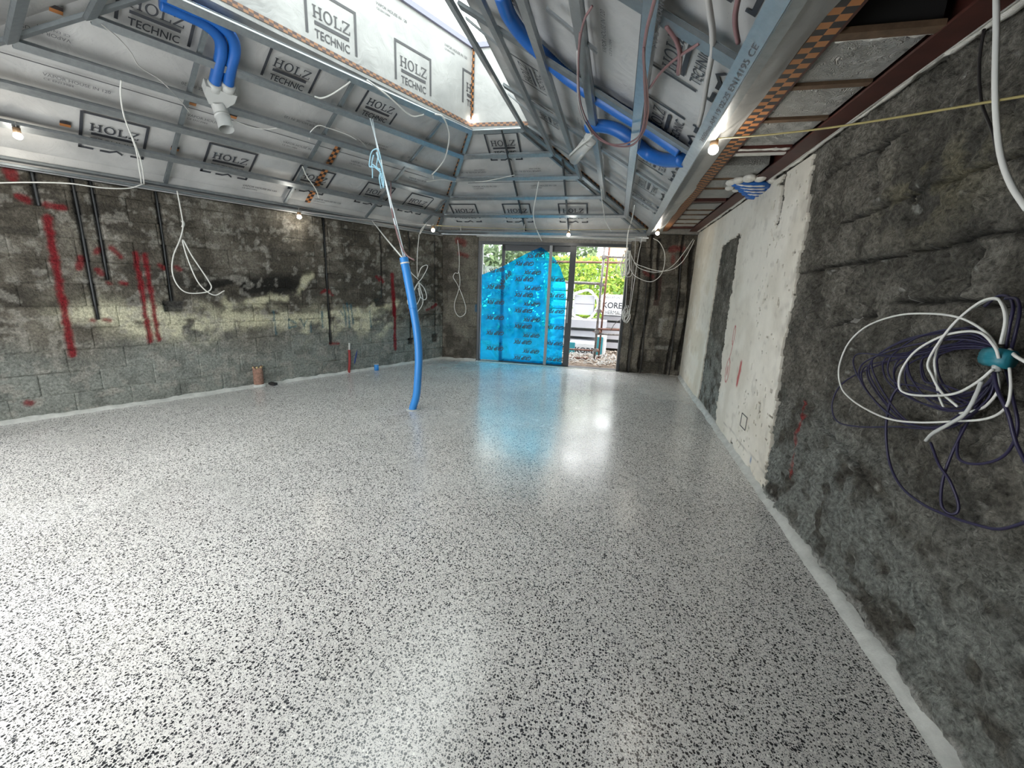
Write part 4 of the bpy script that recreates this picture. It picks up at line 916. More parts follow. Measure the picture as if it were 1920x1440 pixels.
# cross rails up the slopes (sit above the battens)
CO = .032
for u, v0, v1, lab in ((-4.05,.02,2.06,'nearest steel cross rail up the left slope beside the twin blue ducts'),(-2.77,.02,2.06,'middle steel cross rail up the left slope'),(-1.53,.02,2.06,'farthest full steel cross rail up the left slope'),(-.42,.15,.95,'short steel cross rail by the far left hip')):
    channel('cross_rail', A+dL*u+VL*v0+NL*CO, A+dL*u+VL*v1+NL*CO, NL, .03, .018, 'galv2', lab, 'metal rail')
for x, v0, v1, lab in ((-1.68,.0,2.06,'thin dark cross rail up the middle of the far slope'),(-.91,.0,1.55,'thin dark cross rail right of the middle on the far slope')):
    p = np.array([x, A[1], 2.4]); channel('cross_rail', p+VF*v0+NF*CO, p+VF*v1+NF*CO, NF, .018, .018, 'frame', lab, 'metal rail')
for y, v1, lab in ((.95,2.05,'steel cross rail of the right slope nearest the viewer'),(2.19,2.05,'broad steel cross rail crossing beside the large printed emblem on the right slope'),(3.39,2.05,'broad steel cross rail along the blue duct on the right slope'),(4.66,2.05,'steel cross rail below the white pipe on the right slope'),(5.75,2.0,'farthest steel cross rail on the right slope')):
    p = np.array([B[0], y, 2.4]); channel('cross_rail', p+VR*.0+NR*CO, p+VR*v1+NR*CO, NR, .075, .02, 'galv2', lab, 'metal rail')
def lerp(a, b_, t): return a + (b_-a)*t
hn = np.array([-.3,.4,.85]); hn2 = np.array([.3,.4,.85])
channel('hip_rail', corner[5][0]+[0,0,CO], corner[0][0]+[0,0,CO], hn, .045, .02, 'galv', 'steel hip rail rising from the far left corner to the skylight', 'metal rail')
channel('hip_rail', corner[5][1]+[0,0,CO], corner[0][1]+[0,0,CO], hn2, .06, .022, 'galv2', 'steel hip rail rising from the far right corner to the skylight', 'metal rail')
channel('hip_rail', corner[5][1]+[-.14,-.02,CO], corner[0][1]+[-.10,.03,CO], hn2, .03, .02, 'galv2', 'thin second hip rail left of the far right hip', 'metal rail')
channel('hip_rail', corner[5][2]+[0,0,CO], corner[0][2]+[0,0,CO], [-.3,-.4,.85], .06, .022, 'galv2', 'steel hip rail at the upper left near corner', 'metal rail')
for y, lab in ((3.62,'short steel strap linking the two upper right battens near the skylight'),(4.95,'short steel strap linking the two upper right battens farther off'),(2.75,'short bracket in the middle of the right slope')):
    v = 1.9 if y > 3 else .95; p = np.array([B[0], y, 2.4]); channel('steel_strap', p+VR*(v-.18)+NR*.012, p+VR*(v+.2)+NR*.055, NR, .03, .01, 'galv', lab, 'metal strap')
# bracket on the rail
q = np.array([.44, 2.35, 2.42]); G().obox([.47,2.38,2.45],[.02,0,0],[0,.05,0],[0,0,.03]).build('rail_bracket', M['frame'])
tag(bpy.data.objects['rail_bracket'], 'dark steel bracket on the long right rail', 'bracket')
# stamped text on rails
def rail_text(s_, o, u, v_, wd, ht, parent):
    v, f = text_fit(s_, wd, ht); ob = link('stamped_text', new_mesh('stamped_text', [(p[0], p[1], 0) for p in v], f, M['ink2']), parent); ob.matrix_world = frame_matrix(o, u, v_); ob['kind'] = 'stuff'; return ob
rails = {o['label']: o for o in bpy.data.objects if o.name.startswith('ceiling_batten')}
rb = rails['lowest galvanised batten counted up the right ceiling slope']; r2 = rails['second galvanised batten counted up the right ceiling slope']
rail_text('3600mm AM 19 02:25 EN14195 CE', np.array([B[0],2.45,2.4])-NR*.0035, [0,-1,0], VR, 1.05, .026, rb)
rail_text('M75 3600mm AM 19 02', np.array([B[0],1.95,2.4])+VR*((2.61-2.4)/ST)-NR*.0035, [0,-1,0], VR, .75, .026, r2)

# ------------------------------------------------------------------ skylight frame and glass
k = Q['k']; kk = {n: np.array([*k[n][:2], TOPZ]) for n in k}
g = G()
for a, b_ in (('NL','FL'),('FL','FR'),('FR','NR'),('NR','NL')): g.prof(kk[a], kk[b_], [0,0,1], [(-.03,0),(.03,0),(.03,.06),(-.03,.06)])
sky = tag(g.build('window_1', M['skyframe']), 'long trapezoid rooflight at the top of the ceiling', kind='structure')
z_ = np.array([0,0,.05]); G().add([kk['NL']+z_, kk['FL']+z_, kk['FR']+z_, kk['NR']+z_, kk['NL']+z_*1.2, kk['FL']+z_*1.2, kk['FR']+z_*1.2, kk['NR']+z_*1.2], [(0,1,2,3),(7,6,5,4)]).build('pane', M['glass'], sky)

# ------------------------------------------------------------------ ducts
def duct(pts, r, mt, name, parent, pitch=.014, sides=14, amp=.07):
    P = resample(spline(pts, 8), pitch/2); return G().tube(P, r, sides, rf=lambda i: 1+amp*(1 if i % 2 else -1)).build(name, M[mt], parent, True)
def root_for(name, pts, label, cat): return empty(name, (0,0,0), label, cat)
def SLo(px, py, off=.05): return SL(px, py, off)
# twin ducts upper left
o = duct([SLo(300,-12,.06),SLo(345,10,.06),SLo(395,32,.05),SLo(430,62,.04),SLo(440,92,.03),SLo(432,130,.02),SLo(427,160,.01)], .047, 'blue', 'blue_duct', None, .018, 12, .03); tag(o, 'right-hand one of the twin blue ducts bending down to the white manifold', 'duct')
o = duct([SLo(300,6,.05),SLo(345,25,.05),SLo(385,45,.05),SLo(410,70,.04),SLo(415,95,.03),SLo(408,130,.02),SLo(402,158,.01)], .047, 'blue', 'blue_duct', None, .018, 12, .03); tag(o, 'left-hand one of the twin blue ducts bending down to the white manifold', 'duct')
mf = empty('duct_manifold', SLo(412,175,-.0), 'white two-way manifold with a drooping round spout under the twin blue ducts', 'manifold')
def cw(root, g_): 
    l = np.array(root.location); g_.v = [tuple(np.array(v)-l) for v in g_.v]; return g_
c1, c2 = SLo(403,158,.01), SLo(428,160,.01); dd = -VL
cw(mf, G().tube([c1+VL*.02, c1-VL*.05], .058, 16)).build('inlet', M['pvc'], mf, True); cw(mf, G().tube([c2+VL*.02, c2-VL*.05], .058, 16)).build('inlet', M['pvc'], mf, True)
cm = (c1+c2)/2; g = G().add([cm+dL*a+VL*b+NL*c for b,k_ in ((-.03,1),(-.12,.98),(-.21,.55)) for a,c in ((-.125*k_,-.045),(.125*k_,-.045),(.125*k_,.045),(-.125*k_,.045))], [(0,1,5,4),(1,2,6,5),(2,3,7,6),(3,0,4,7),(4,5,9,8),(5,6,10,9),(6,7,11,10),(7,4,8,11),(3,2,1,0),(8,9,10,11)]); cw(mf, g).build('plenum_box', M['pvc'], mf)
e1 = cm-VL*.18; e2 = SL(415,212,-.03); e3 = SL(425,243,-.20)
cw(mf, G().tube(spline([e1, e2, (e2+e3)/2+[0,0,.005], e3], 4), .064, 20, caps=False)).build('spout', M['pvc'], mf, True)
dsp = (e3-e2)/np.linalg.norm(e3-e2); cw(mf, G().tube([e2+dsp*.03, e2+dsp*.05], .069, 20)).build('collar', M['pvc'], mf, True); cw(mf, G().tube([e3-dsp*.10, e3-dsp*.098], .062, 20)).build('spout_shade', M['dark'], mf)  # black disc set inside paints the shade within the spout
# right ducts
SRo = lambda px, py, off=.05: SR(px, py, off)
o = duct([SRo(938,-15,.06),SRo(955,30,.06),SRo(985,72,.06),SRo(1020,105,.065),SRo(1060,142,.065),SRo(1110,176,.065),SRo(1160,208,.065),SRo(1200,232,.06),SRo(1240,258,.06),SRo(1275,283,.05)], .048, 'blue', 'blue_duct', None, .018, 12, .03); tag(o, 'long upper blue duct running down the right slope behind the battens', 'duct')
o = duct([SRo(1103,238,.0),SRo(1125,236,.03),SRo(1155,243,.05),SRo(1185,262,.05),SRo(1215,288,.05),SRo(1245,300,.04),SRo(1280,300,.03)], .05, 'blue', 'blue_duct', None, .018, 12, .03); tag(o, 'short lower blue duct curving to the right rail under the long one', 'duct')
pp = empty('vent_pipe', SR(1110,262,-.02), 'short white round pipe pointing down from the right slope', 'pipe')
a, b_ = SR(1112,255,.02), SR(1077,298,-.08); cw(pp, G().tube([a, b_], .060, 20)).build('pipe_body', M['pvc'], pp, True); d_ = (b_-a)/np.linalg.norm(b_-a); cw(pp, G().tube([a+d_*.06, a+d_*.10], .067, 20)).build('collar', M['pvc'], pp, True)
# blue hoses foamed into the soffit
hz = empty('hose_bundle', (1.05,4.55,2.5), 'cluster of four blue hose ends foamed into the soffit above the white plaster', 'hose bundle')
for i in range(5):
    pts = [onz(1374+i*7, 343+i*6, 2.495), onz(1398+i*4, 346+i*5.5, 2.468), onz(1432, 346+i*5.5, 2.468), onz(1450, 349+i*4.5, 2.495)]
    cw(hz, G().tube(resample(spline(pts, 6), .009), .030, 12, rf=lambda j: 1+.05*(1 if j % 2 else -1))).build('blue_hose', M['blue'], hz, True)
    if i < 4:
        q = [onz(1378+i*7+3, 346+i*6, 2.462), onz(1400+i*4+2, 349+i*5.5, 2.438), onz(1434, 349+i*5.5, 2.440)]
        cw(hz, G().tube(spline(q, 6), .007, 6, rf=lambda j: .6+.8*((j*5) % 4)/4)).build('foam_streak', M['foam'], hz, True)
g = G()
for px, py, r_ in ((1372,342,.05),(1385,338,.05),(1405,334,.055),(1425,334,.05),(1447,338,.045),(1458,345,.04),(1368,352,.04),(1380,356,.035)): g.ball(onz(px, py, 2.50), r_, n=12, m=8, sq=(1,1.5,.6))
cw(hz, g).build('expanding_foam', M['foam'], hz, True)['kind'] = 'stuff'
# big blue riser from the floor
base = np.array([-2.247, 4.349, 0]); RP = lambda px, py: ony(px, py, 4.35)
rz = empty('blue_riser', base, 'tall bent light blue corrugated duct standing up from the terrazzo floor', 'duct')
pts = [base+[0,0,-.05], RP(774,765), RP(781,740), RP(784,700), RP(785,665), RP(782,625), RP(775,580), RP(766,530), RP(757,483)]
P = resample(spline(pts, 10), .0075); nP = len(P); cut = int(nP*.70)
cw(rz, G().tube(P[:cut+1], .044, 16, rf=lambda i: 1+.05*(1 if (i//1) % 2 else -1))).build('corrugated_hose', M['blue_light'], rz, True)
cw(rz, G().tube(P[cut-2:], .047, 16)).build('smooth_sleeve', M['blue_light'], rz, True)
cw(rz, G().tube([P[-8]+[.0,0,0], P[-10]], .050, 16)).build('tie', M['white_cable'], rz, True)
g = G(); g.ball(base+[0,0,.0], .085, n=14, m=6, sq=(1,1,.12)); cw(rz, g).build('mortar_collar', M['skim'], rz, True)
top = P[-1]
# ropes from the batten to the riser
rp_a = SL(694,222,-.03); rp_k = lerp(rp_a, top, .38)
ro = empty('tie_rope', rp_a, 'doubled white and pale blue rope tying the tall duct to a batten', 'rope')
cw(ro, G().tube([rp_a, lerp(rp_a, top, .3)+[.012,0,0], rp_k, lerp(rp_a, top, .7)-[.01,0,0], top], .008, 6)).build('rope_strand', M['rope'], ro, True)
cw(ro, G().tube([rp_a+dL*.03, lerp(rp_a, top, .3)-[.014,0,0], rp_k, lerp(rp_a, top, .7)+[.014,0,0], top+[.02,0,0]], .006, 6)).build('rope_strand', M['rope'], ro, True)
RK = lambda px, py: lerp(rp_a, top, .0) + (onp(px, py, rp_a, [0.2,-1,0]) - rp_a)
yk = lambda px, py: ony(px, py, (rp_a[1]+4.35)/2)
g = G()
for L_ in ([(712,300),(708,282),(698,284),(694,300),(693,312),(703,315),(712,322)],[(700,290),(697,305),(699,320),(700,334)],[(709,296),(706,312),(712,320),(716,330)],[(712,322),(713,335),(714,352)],[(716,325),(718,340),(719,352)],[(706,286),(712,300),(716,318),(720,350)],[(693,312),(700,308),(708,318)]):
    g.tube(spline([yk(*p)+rng.uniform(-.01,.01,3) for p in L_], 5), .007, 6)
for i in range(9): g.ball(yk(712+i*.9, 318+i*4), .013, n=7, m=5)
cw(ro, g).build('rope_knot', M['rope_blue'], ro, True, 'pale blue knotted rope tangle')

# floor-edge stubs at the left wall
cp = onz(486, 724, 0); cs = empty('clay_pipe_stub', cp, 'broken reddish clay pipe stub standing against the left wall', 'pipe stub')
H_ = .27; g = G(); n = 20; prof_ = []
for (r_, zb) in ((.062,0),(.063,.1),(.062,.2),(.063,None),(.050,None),(.048,.1)):
    for i in range(n):
        a_ = 2*math.pi*i/n; z = zb if zb is not None else H_+.018*math.sin(3*a_+1)+.012*math.sin(7*a_); g.v.append((r_*math.cos(a_), r_*math.sin(a_), z))
for k_ in range(5):
    for i in range(n): g.f.append((k_*n+i, k_*n+(i+1) % n, (k_+1)*n+(i+1) % n, (k_+1)*n+i)); g.m.append(0)
g.build('pipe_shell', M['clay'], cs, True)
g = G(); g.ball((0,0,.01), .095, n=14, m=6, sq=(1,1,.35)); g.build('mortar_base', M['skim'], cs, True)
g = G()
for i in range(7): a_ = i*.9; g.ball((.055*math.cos(a_), .055*math.sin(a_), H_+.0), .016, n=6, m=4)
g.build('yellow_crumbs', mat('dried_foam', (.55,.42,.22), .9), cs, True)
g = G().box((-.05,-.03,0),(.05,.03,.035)); o = g.build('floor_gap_block', M['black_cable']); o.location = V(onz(512,722,0)); tag(o, 'small black block on the floor beside the clay stub', 'block')
def pex(name, p0_, p1_, p2_, r_, m1, label):
    rt = empty(name, p0_, label, 'pipe'); cw(rt, G().tube(spline([p0_-[0,0,.02], lerp(p0_, p1_, .5)+[.01,0,0], p1_], 6), r_, 10)).build('sleeve', M[m1], rt, True)
    cw(rt, G().tube([p1_-(p2_-p1_)*.2, p2_], r_*.72, 10)).build('inner_pipe', M['pvc'], rt, True); return rt
pa = onz(654,699,0); pex('heating_pipe', pa, onp(655,656,pa,nW), onp(655,643,pa,nW), .020, 'red_pipe', 'short red-sleeved heating pipe standing at the left wall')
pb = onz(660,697,0); pex('heating_pipe', pb, onp(673,626,pb,nW), onp(678,608,pb,nW), .021, 'blue_dark', 'leaning dark-blue-sleeved heating pipe at the left wall')
pc = onz(706,694,0); rt = empty('capped_pipe', pc, 'short bright blue pipe stub with a white cap by the left wall', 'pipe stub')
G().tube([(0,0,-.01),(0,0,.10)], .038, 16).build('stub', M['blue_light'], rt, True); G().tube([(0,0,.10),(0,0,.108)], .040, 16).build('cap', M['pvc'], rt, True)
# conduit cappings in the chases of the left wall
for (c_, zt, zb, w_), lab in zip(CHASE_L, ('short dark conduit near the left edge ending in red marks','long dark conduit ending above a small red mark','dark conduit between red curved marks on the left wall','dark conduit running down to the long back box recess','slim dark conduit behind the blue spray writing','slim conduit left of the ragged red stripe','slim conduit right of the ragged red stripe','thin conduit next to the far left corner')):
    g = G(); pts = [RL(c_+.003*math.sin(z*4), z, -.024) for z in np.linspace(zb, 2.36, 12)]; g.tube(pts, w_*.55, 8); tag(g.build('conduit', M['frame'], None, True), lab, 'conduit')

# ------------------------------------------------------------------ festoon lamps
def lamp(p, label, power, cup='socket', cord=.0):
    rt = empty('festoon_lamp', p, label, 'lamp')
    G().ball((0,0,-.012), .030, n=14, m=10, sq=(1,1,.9)).build('bulb', M['bulb'], rt, True)
    G().tube([(0,0,.012),(0,0,.05)], .024, 12).build('holder', M[cup], rt, True); G().tube([(0,0,.05),(.004,0,.10)], .005, 6).build('flex', M['grey_cable'], rt, True)
    ld = bpy.data.lights.new('bulb_light', 'POINT'); ld.energy = power; ld.color = (1,.93,.82); ld.shadow_soft_size = .035; lo = bpy.data.objects.new('bulb_light', ld); COL.objects.link(lo); lo.parent = rt; lo.location = (0,0,-.07)
    return np.array(p)
L1 = lamp(onz(561,405,2.30), 'small lit lamp on the left wall head above the cream stain', 2)
L2 = lamp(onz(812,430,2.33), 'small lit lamp in the far left ceiling corner', 2)
L3 = lamp(onz(1066,439,2.37), 'small lit lamp above the sliding door', 2)
L4 = lamp(onz(1233,436,2.385), 'small lit lamp at the far end of the right rail', 2)
L5 = lamp(onz(1338,277,2.38), 'large-looking lit lamp on the right rail beside the chequered tape', 2.5)
L6 = lamp(SL(33,252,-.06), 'bright lit lamp near the left edge under the battens', 2.2)

# ------------------------------------------------------------------ cables
def cable(name, pts, r, mt, label, cat='cable', n=7, sides=6, extra=()):
    g = G(); g.tube(spline(pts, n), r, sides)
    for e in extra: g.tube(spline(e, n), r, sides)
    return tag(g.build(name, M[mt], None, True), label, cat)
def pxs(fn, L_): return [fn(*p) for p in L_]
WC = 'white_cable'
yw = [L5+[0,0,.05]] + [lerp(L5+[0,0,.05], onx(1920,180,1.16), t)+[0,0,-.02*math.sin(math.pi*t)] for t in (.3,.6)] + [onx(1920,180,1.16), onx(1990,165,1.16)]
cable('festoon_wire', yw, .0045, 'yellow', 'yellow wire stretched from the right rail lamp across the stone wall', 'wire')
cable('festoon_wire', [L2+[0,0,.06], lerp(L2,L3,.5)+[0,0,.05], L3+[0,0,.07], lerp(L3,L4,.5)+[0,0,.06], L4+[0,0,.05]], .004, 'yellow', 'thin yellowish wire linking the lamps over the door', 'wire')
cable('festoon_wire', [L1+[0,0,.06], lerp(L1,L2,.5)+[0,0,.04]-nW*0, L2+[0,0,.06]], .004, 'grey_cable', 'thin wire linking the two lamps along the left wall head', 'wire')
SLc = lambda px, py: SL(px, py, -.03)
cable('white_cable', pxs(SLc, [(95,45),(98,44)]) [:0] + pxs(lambda a, b_: SL(a, b_, .0), [(190,45),(222,72),(245,98),(262,125),(300,150),(330,180),(357,212)]), .005, 'grey_cable', 'thin pale cable looping under the upper left battens')
cable('white_cable', pxs(SLc, [(227,150),(226,175),(232,215),(248,260),(256,285),(262,320),(266,348),(270,344),(266,310),(259,286),(247,255)]), .0065, WC, 'doubled white cable hanging over the leftmost printed emblem')
cable('white_cable', [WL(-10,343,.10)] + pxs(lambda a, b_: WL(a, b_, .14), [(60,342),(130,344),(190,352),(240,353),(268,345)]), .006, WC, 'white cable slung level across the top of the left wall')
cable('white_cable', pxs(lambda a, b_: WL(a, b_, .10), [(332,358),(340,400),(343,425),(337,450),(325,480),(323,510),(333,535),(352,549),(385,548),(396,540),(390,525),(360,480),(343,450),(350,480),(372,530),(400,553),(421,545)]), .007, WC, 'white cable loop hanging on the left wall above the dark stain', n=9)
cable('white_cable', pxs(lambda a, b_: WL(a, b_, .05), [(342,414),(344,420),(342,426)]), .013, WC, 'small knot in the white cable hanging on the left wall', 'cable knot', n=3)
cable('white_cable', pxs(SLc, [(590,181),(602,184),(620,178),(645,162),(657,153)]), .008, WC, 'short white cable poking up toward the skylight edge')
cable('white_cable', pxs(SLc, [(688,150),(730,182),(769,216),(790,216),(795,214)]), .008, WC, 'white cable laid crookedly over the top left batten')
cable('white_cable', pxs(SLc, [(816,214),(830,219),(840,240),(842,262),(835,295),(822,315),(810,327)]), .010, WC, 'thick white cable curving down near the far end of the skylight')
cable('white_cable', [SLc(812,330)] + pxs(lambda a, b_: WL(a, b_, .12), [(815,355),(812,385),(803,410),(788,438),(790,430),(800,418)]), .007, WC, 'white cable dropping to the far left corner', n=8)
cable('white_cable', pxs(lambda a, b_: WL(a, b_, .12), [(786,440),(783,470),(782,500),(783,520)]), .006, WC, 'white cable hanging down to the knotted coil by the blue duct')
ck = [[(783,520),(790,502),(800,497),(801,503),(792,520),(784,530),(778,540),(772,560),(774,575),(782,570),(788,555),(785,535)],[(784,528),(795,540),(800,556),(796,562),(788,556),(784,540)],[(784,530),(776,545),(765,560),(765,570),(772,572)],[(785,530),(793,560),(790,575),(782,585)],[(784,524),(770,510),(766,498)]]
kc = cable('cable_coil', pxs(lambda a, b_: WL(a, b_, .14), ck[0]), .008, WC, 'bow-shaped knot of white cable behind the tall blue duct', 'cable coil', extra=[pxs(lambda a, b_: WL(a, b_, .16), c) for c in ck[1:]])
cable('white_cable', pxs(lambda a, b_: WF(a, b_, .08), [(858,450),(861,480),(860,510),(853,512),(850,520),(857,532),(863,545),(868,558),(873,575),(872,588),(862,594),(854,585),(852,570),(858,550),(862,535),(862,520),(860,508)]), .006, WC, 'figure-of-eight white cable hanging left of the sliding door', n=8)
cable('white_cable', pxs(SLc, [(567,312),(575,330),(592,355),(598,372)]), .007, WC, 'short white cable end dangling at the middle of the left slope')
cable('white_cable', pxs(lambda a, b_: SF(a, b_, -.04), [(1010,341),(1006,362),(1000,400),(1004,425),(1016,452)]), .007, WC, 'white cable hanging from the far slope over the door')
cable('white_cable', [SR(1127,355,-.03), ony(1130,385,6.8), ony(1136,415,6.8), ony(1146,434,6.8)], .006, WC, 'short white cable end hanging right of the door centre')
cable('grey_cable', [SR(1190,385,-.02), ony(1185,410,7.3), ony(1177,440,7.4), ony(1175,480,7.5), ony(1173,520,7.6)], .009, WC, 'white cable dropping beside the right door jamb')
cable('white_cable', pxs(lambda a, b_: SL(a, b_, .0), [(800,340),(830,337),(850,340),(880,340)]) + pxs(lambda a, b_: SF(a, b_, .02), [(905,340),(930,336),(965,328)]), .005, WC, 'thin white cable looping across the far left hip')
cable('grey_cable', pxs(lambda a, b_: SL(a, b_, .02), [(630,240),(665,255),(690,280),(700,300),(725,330)]), .004, 'grey_cable', 'fine grey cable behind the knotted rope')
cable('grey_cable', pxs(lambda a, b_: SL(a, b_, .0), [(438,225),(470,238),(500,242),(530,240),(575,250),(580,262)]), .005, WC, 'thin white cable running right from the white spout')
cable('grey_cable', pxs(lambda a, b_: SL(a, b_, .0), [(575,255),(595,236),(615,240),(650,252),(668,262)]), .005, WC, 'thin pale cable arched over the third left batten')
# cables tied to the riser
cable('white_cable', [WL(698,414,.25), lerp(WL(698,414,.25), top, .5)+[0,0,-.02], top+[0,0,-.02]], .009, WC, 'white cable slanting from the left wall head to the top of the tall duct')
cable('pink_cable', [SL(733,340,-.03), ony(733,380,4.6), ony(740,420,4.45), ony(750,455,4.33), ony(762,478,4.3), ony(777,488,4.3)], .008, 'pink', 'dull pink cable running down to the top of the tall duct')
# right slope cable loops
lp = lambda a, b_: SR(a, b_, -.05)
cable('brown_cable', pxs(lp, [(1088,62),(1084,120),(1084,180),(1090,215),(1105,240),(1125,262),(1155,274),(1185,272),(1205,250),(1214,215),(1213,170),(1207,110),(1212,60),(1222,20),(1230,-10)]), .0075, 'pink', 'brown cable hanging in a wide loop below the right battens', n=9)
cable('brown_cable', pxs(lambda a, b_: SR(a, b_, -.07), [(1110,12),(1095,40),(1086,90),(1085,160),(1092,205),(1112,245),(1140,268),(1170,270),(1198,255),(1209,215),(1208,150),(1207,90)]), .006, 'pink', 'second thinner brown cable inside the wide loop', n=9)
cable('white_cable', pxs(lambda a, b_: SR(a, b_, -.06), [(1083,95),(1084,150),(1085,190),(1095,225),(1110,252)]), .007, 'grey_cable', 'pale cable following the left side of the wide brown loop')
cable('brown_cable', pxs(lambda a, b_: SR(a, b_, .03), [(1250,48),(1268,75),(1275,105),(1272,138)]), .012, 'pink', 'dark cable stub crossing the large printed emblem')
cable('brown_cable', pxs(lambda a, b_: SR(a, b_, .03), [(1218,165),(1240,135),(1270,108),(1310,82)]), .007, 'pink', 'thin pinkish cable crossing the large emblem diagonally')
cable('grey_cable', pxs(lambda a, b_: SR(a, b_, .04), [(1326,-10),(1332,30),(1336,60),(1335,100),(1326,150),(1318,200),(1310,235)]), .013, 'grey_cable', 'thick pale grey cable running down the right slope')
cable('brown_cable', pxs(lambda a, b_: SR(a, b_, .04), [(1386,-10),(1379,25),(1379,50),(1384,80)]), .010, 'pink', 'brown cable tail at the top of the right rail')
cable('white_cable', [SR(1068,291,-.10), SR(1085,275,-.08), SR(1102,262,-.06), SR(1112,250,-.05)], .010, WC, 'grey-white cable end lying over the white round pipe')
# white cable at right top and the small dark one
cable('white_cable', [onx(1868,-15,1.12), onx(1868,60,1.12), onx(1866,150,1.12), onx(1868,220,1.13), onx(1876,290,1.14), onx(1895,345,1.14), onx(1925,392,1.14)], .0085, WC, 'thick white cable hanging down the stone wall at the right edge', n=8)
cable('black_cable', [onx(1845,55,1.2), onx(1836,120,1.2), onx(1840,190,1.2), onx(1860,245,1.2), onx(1875,300,1.2), onx(1905,360,1.2)], .005, 'black_cable', 'thin black cable on the stone wall behind the thick white one')
# bundle at the right jamb
DWp = lambda a, b_: WF(a, b_, .10)
g = G(); rs2 = np.random.RandomState(5)
for i in range(11):
    c0 = np.array([1175, 485]); pts = []
    x0 = 1172+rs2.uniform(-6,8); w_ = rs2.uniform(4,16); 
    pts = [DWp(x0, 478+rs2.uniform(-3,8)), DWp(x0-w_, 495+rs2.uniform(-5,8)), DWp(x0-w_*.6, 515+rs2.uniform(-4,6)), DWp(x0+rs2.uniform(-3,6), 508+rs2.uniform(-5,8)), DWp(x0+w_*.3, 485), DWp(x0+2, 470)]
    oo = rs2.uniform(-.05,.05); g.tube([p + nF_in*oo for p in spline(pts, 6)], .0045, 5)
jb = tag(g.build('cable_bundle', M['white_cable'], None, True), 'tangled bundle of pale cables hanging at the top of the right door jamb', 'cable bundle')
cable('white_cable', pxs(DWp, [(1180,470),(1190,492),(1206,500),(1235,508),(1260,505),(1280,490),(1295,465),(1302,450)]), .006, WC, 'upper sagging white cable between the jamb and the right corner', n=9)
cable('white_cable', pxs(DWp, [(1182,475),(1195,500),(1222,510),(1245,508),(1265,495),(1285,470),(1300,448)]), .005, WC, 'middle sagging pale cable between the jamb and the right corner', n=9)
cable('white_cable', pxs(DWp, [(1180,500),(1188,515),(1205,525),(1222,528),(1237,518),(1245,500),(1246,475),(1237,455),(1225,447)]), .006, WC, 'pale cable looping down from the ceiling corner lamp', n=9)
cable('white_cable', pxs(DWp, [(1192,440),(1190,480),(1186,520),(1182,560),(1178,590)]), .005, 'grey_cable', 'straight pale cable beside the right door jamb')
cable('white_cable', pxs(DWp, [(1204,445),(1197,480),(1192,510),(1186,550),(1180,590),(1176,600)]), .005, WC, 'bowed pale cable falling from the ceiling beside the jamb')
cable('white_cable', pxs(DWp, [(1175,460),(1176,500),(1175,540),(1172,580),(1168,600)]), .006, 'grey_cable', 'cable running down the edge of the right jamb')
g = G()
for i in range(8):
    x0, y0 = 1173+rs2.uniform(-3,4), 580+rs2.uniform(-6,6); pts = [DWp(x0, y0), DWp(x0-6+rs2.uniform(-2,2), y0+12), DWp(x0-2, y0+20), DWp(x0+5, y0+10), DWp(x0+2, y0-2)]; oo = rs2.uniform(-.03,.03); g.tube([p + nF_in*oo for p in spline(pts, 5)], .0045, 5)
tag(g.build('cable_bundle', M['white_cable'], None, True), 'small tuft of cable ends half way down the right door jamb', 'cable bundle')
cable('black_cable', [WF(1172,598,.10), WF(1163,600,.05), ony(1152,608,8.2), ony(1145,620,8.4)], .006, 'black_cable', 'black cable curving out through the open door')
cable('black_cable', pxs(lambda a, b_: WF(a, b_, .05), [(1180,598),(1187,625),(1184,655),(1178,700)]), .010, 'black_cable', 'thick black cable bowing down to the floor right of the door')
cable('black_cable', pxs(lambda a, b_: WF(a, b_, .05), [(1182,600),(1181,640),(1177,698)]), .007, 'black_cable', 'straight black cable falling to the floor right of the door')
cable('black_cable', pxs(lambda a, b_: WF(a, b_, .03), [(1214,520),(1210,560),(1208,610),(1205,660),(1200,700)]), .009, 'black_cable', 'black cable down the chase in the middle of the right pier')
cable('black_cable', pxs(lambda a, b_: WF(a, b_, .03), [(1277,475),(1274,530),(1266,600),(1260,660),(1254,703)]), .010, 'black_cable', 'black cable down the chase near the right corner')
for px, lab in ((864,'white plastic peg left of the door header'),(1068,'white plastic peg over the lamp above the door'),(983,'white plastic peg at the thin middle cross rail')):
    c_ = SF(px, 428, -.02); g = G().tube([c_+[0,0,.07], c_-[0,0,.05]], .007, 8); tag(g.build('plastic_peg', M['pvc'], None, True), lab, 'peg')
# white scrap at the skylight corner, its brightness added as a glow
c_ = SL(888,222,.05); c_ = onp(888,225,k['FL'],[0,-1,0]) ; g = G().ball(c_-[0,.02,0], .032, n=10, m=8, sq=(.45,.45,1.4)); tag(g.build('glowing_scrap', M['bulb'], None, True), 'white scrap made to glow in the far corner of the skylight', 'lamp')

# ------------------------------------------------------------------ big coil on the right wall
cl = empty('wall_cable_coil', WR(1875,670,.06), 'large loose coil of purple and white cables taped together on the stone wall', 'cable coil')
def coil(name, pl_, r_, mt, off, n=8):
    pts = [WR(a, b_, off+.012*math.sin(i*1.3)) for i, (a, b_) in enumerate(pl_)]; r_ = r_*(.72 if name == 'white_cable' else .82); return cw(cl, G().tube(spline(pts, n), r_, 7)).build(name, M[mt], cl, True)
coil('white_cable', [(1876,665),(1850,625),(1800,596),(1740,588),(1680,592),(1625,612),(1590,645),(1573,690),(1577,725),(1592,745),(1620,765),(1665,785),(1720,792),(1790,790),(1850,785),(1885,765),(1895,730),(1893,690)], .0055, WC, .10)
coil('white_cable', [(1873,672),(1865,650),(1840,625),(1805,622),(1760,633),(1715,660),(1690,695),(1686,725),(1700,738),(1740,742),(1790,738),(1830,718),(1862,692)], .006, WC, .115)
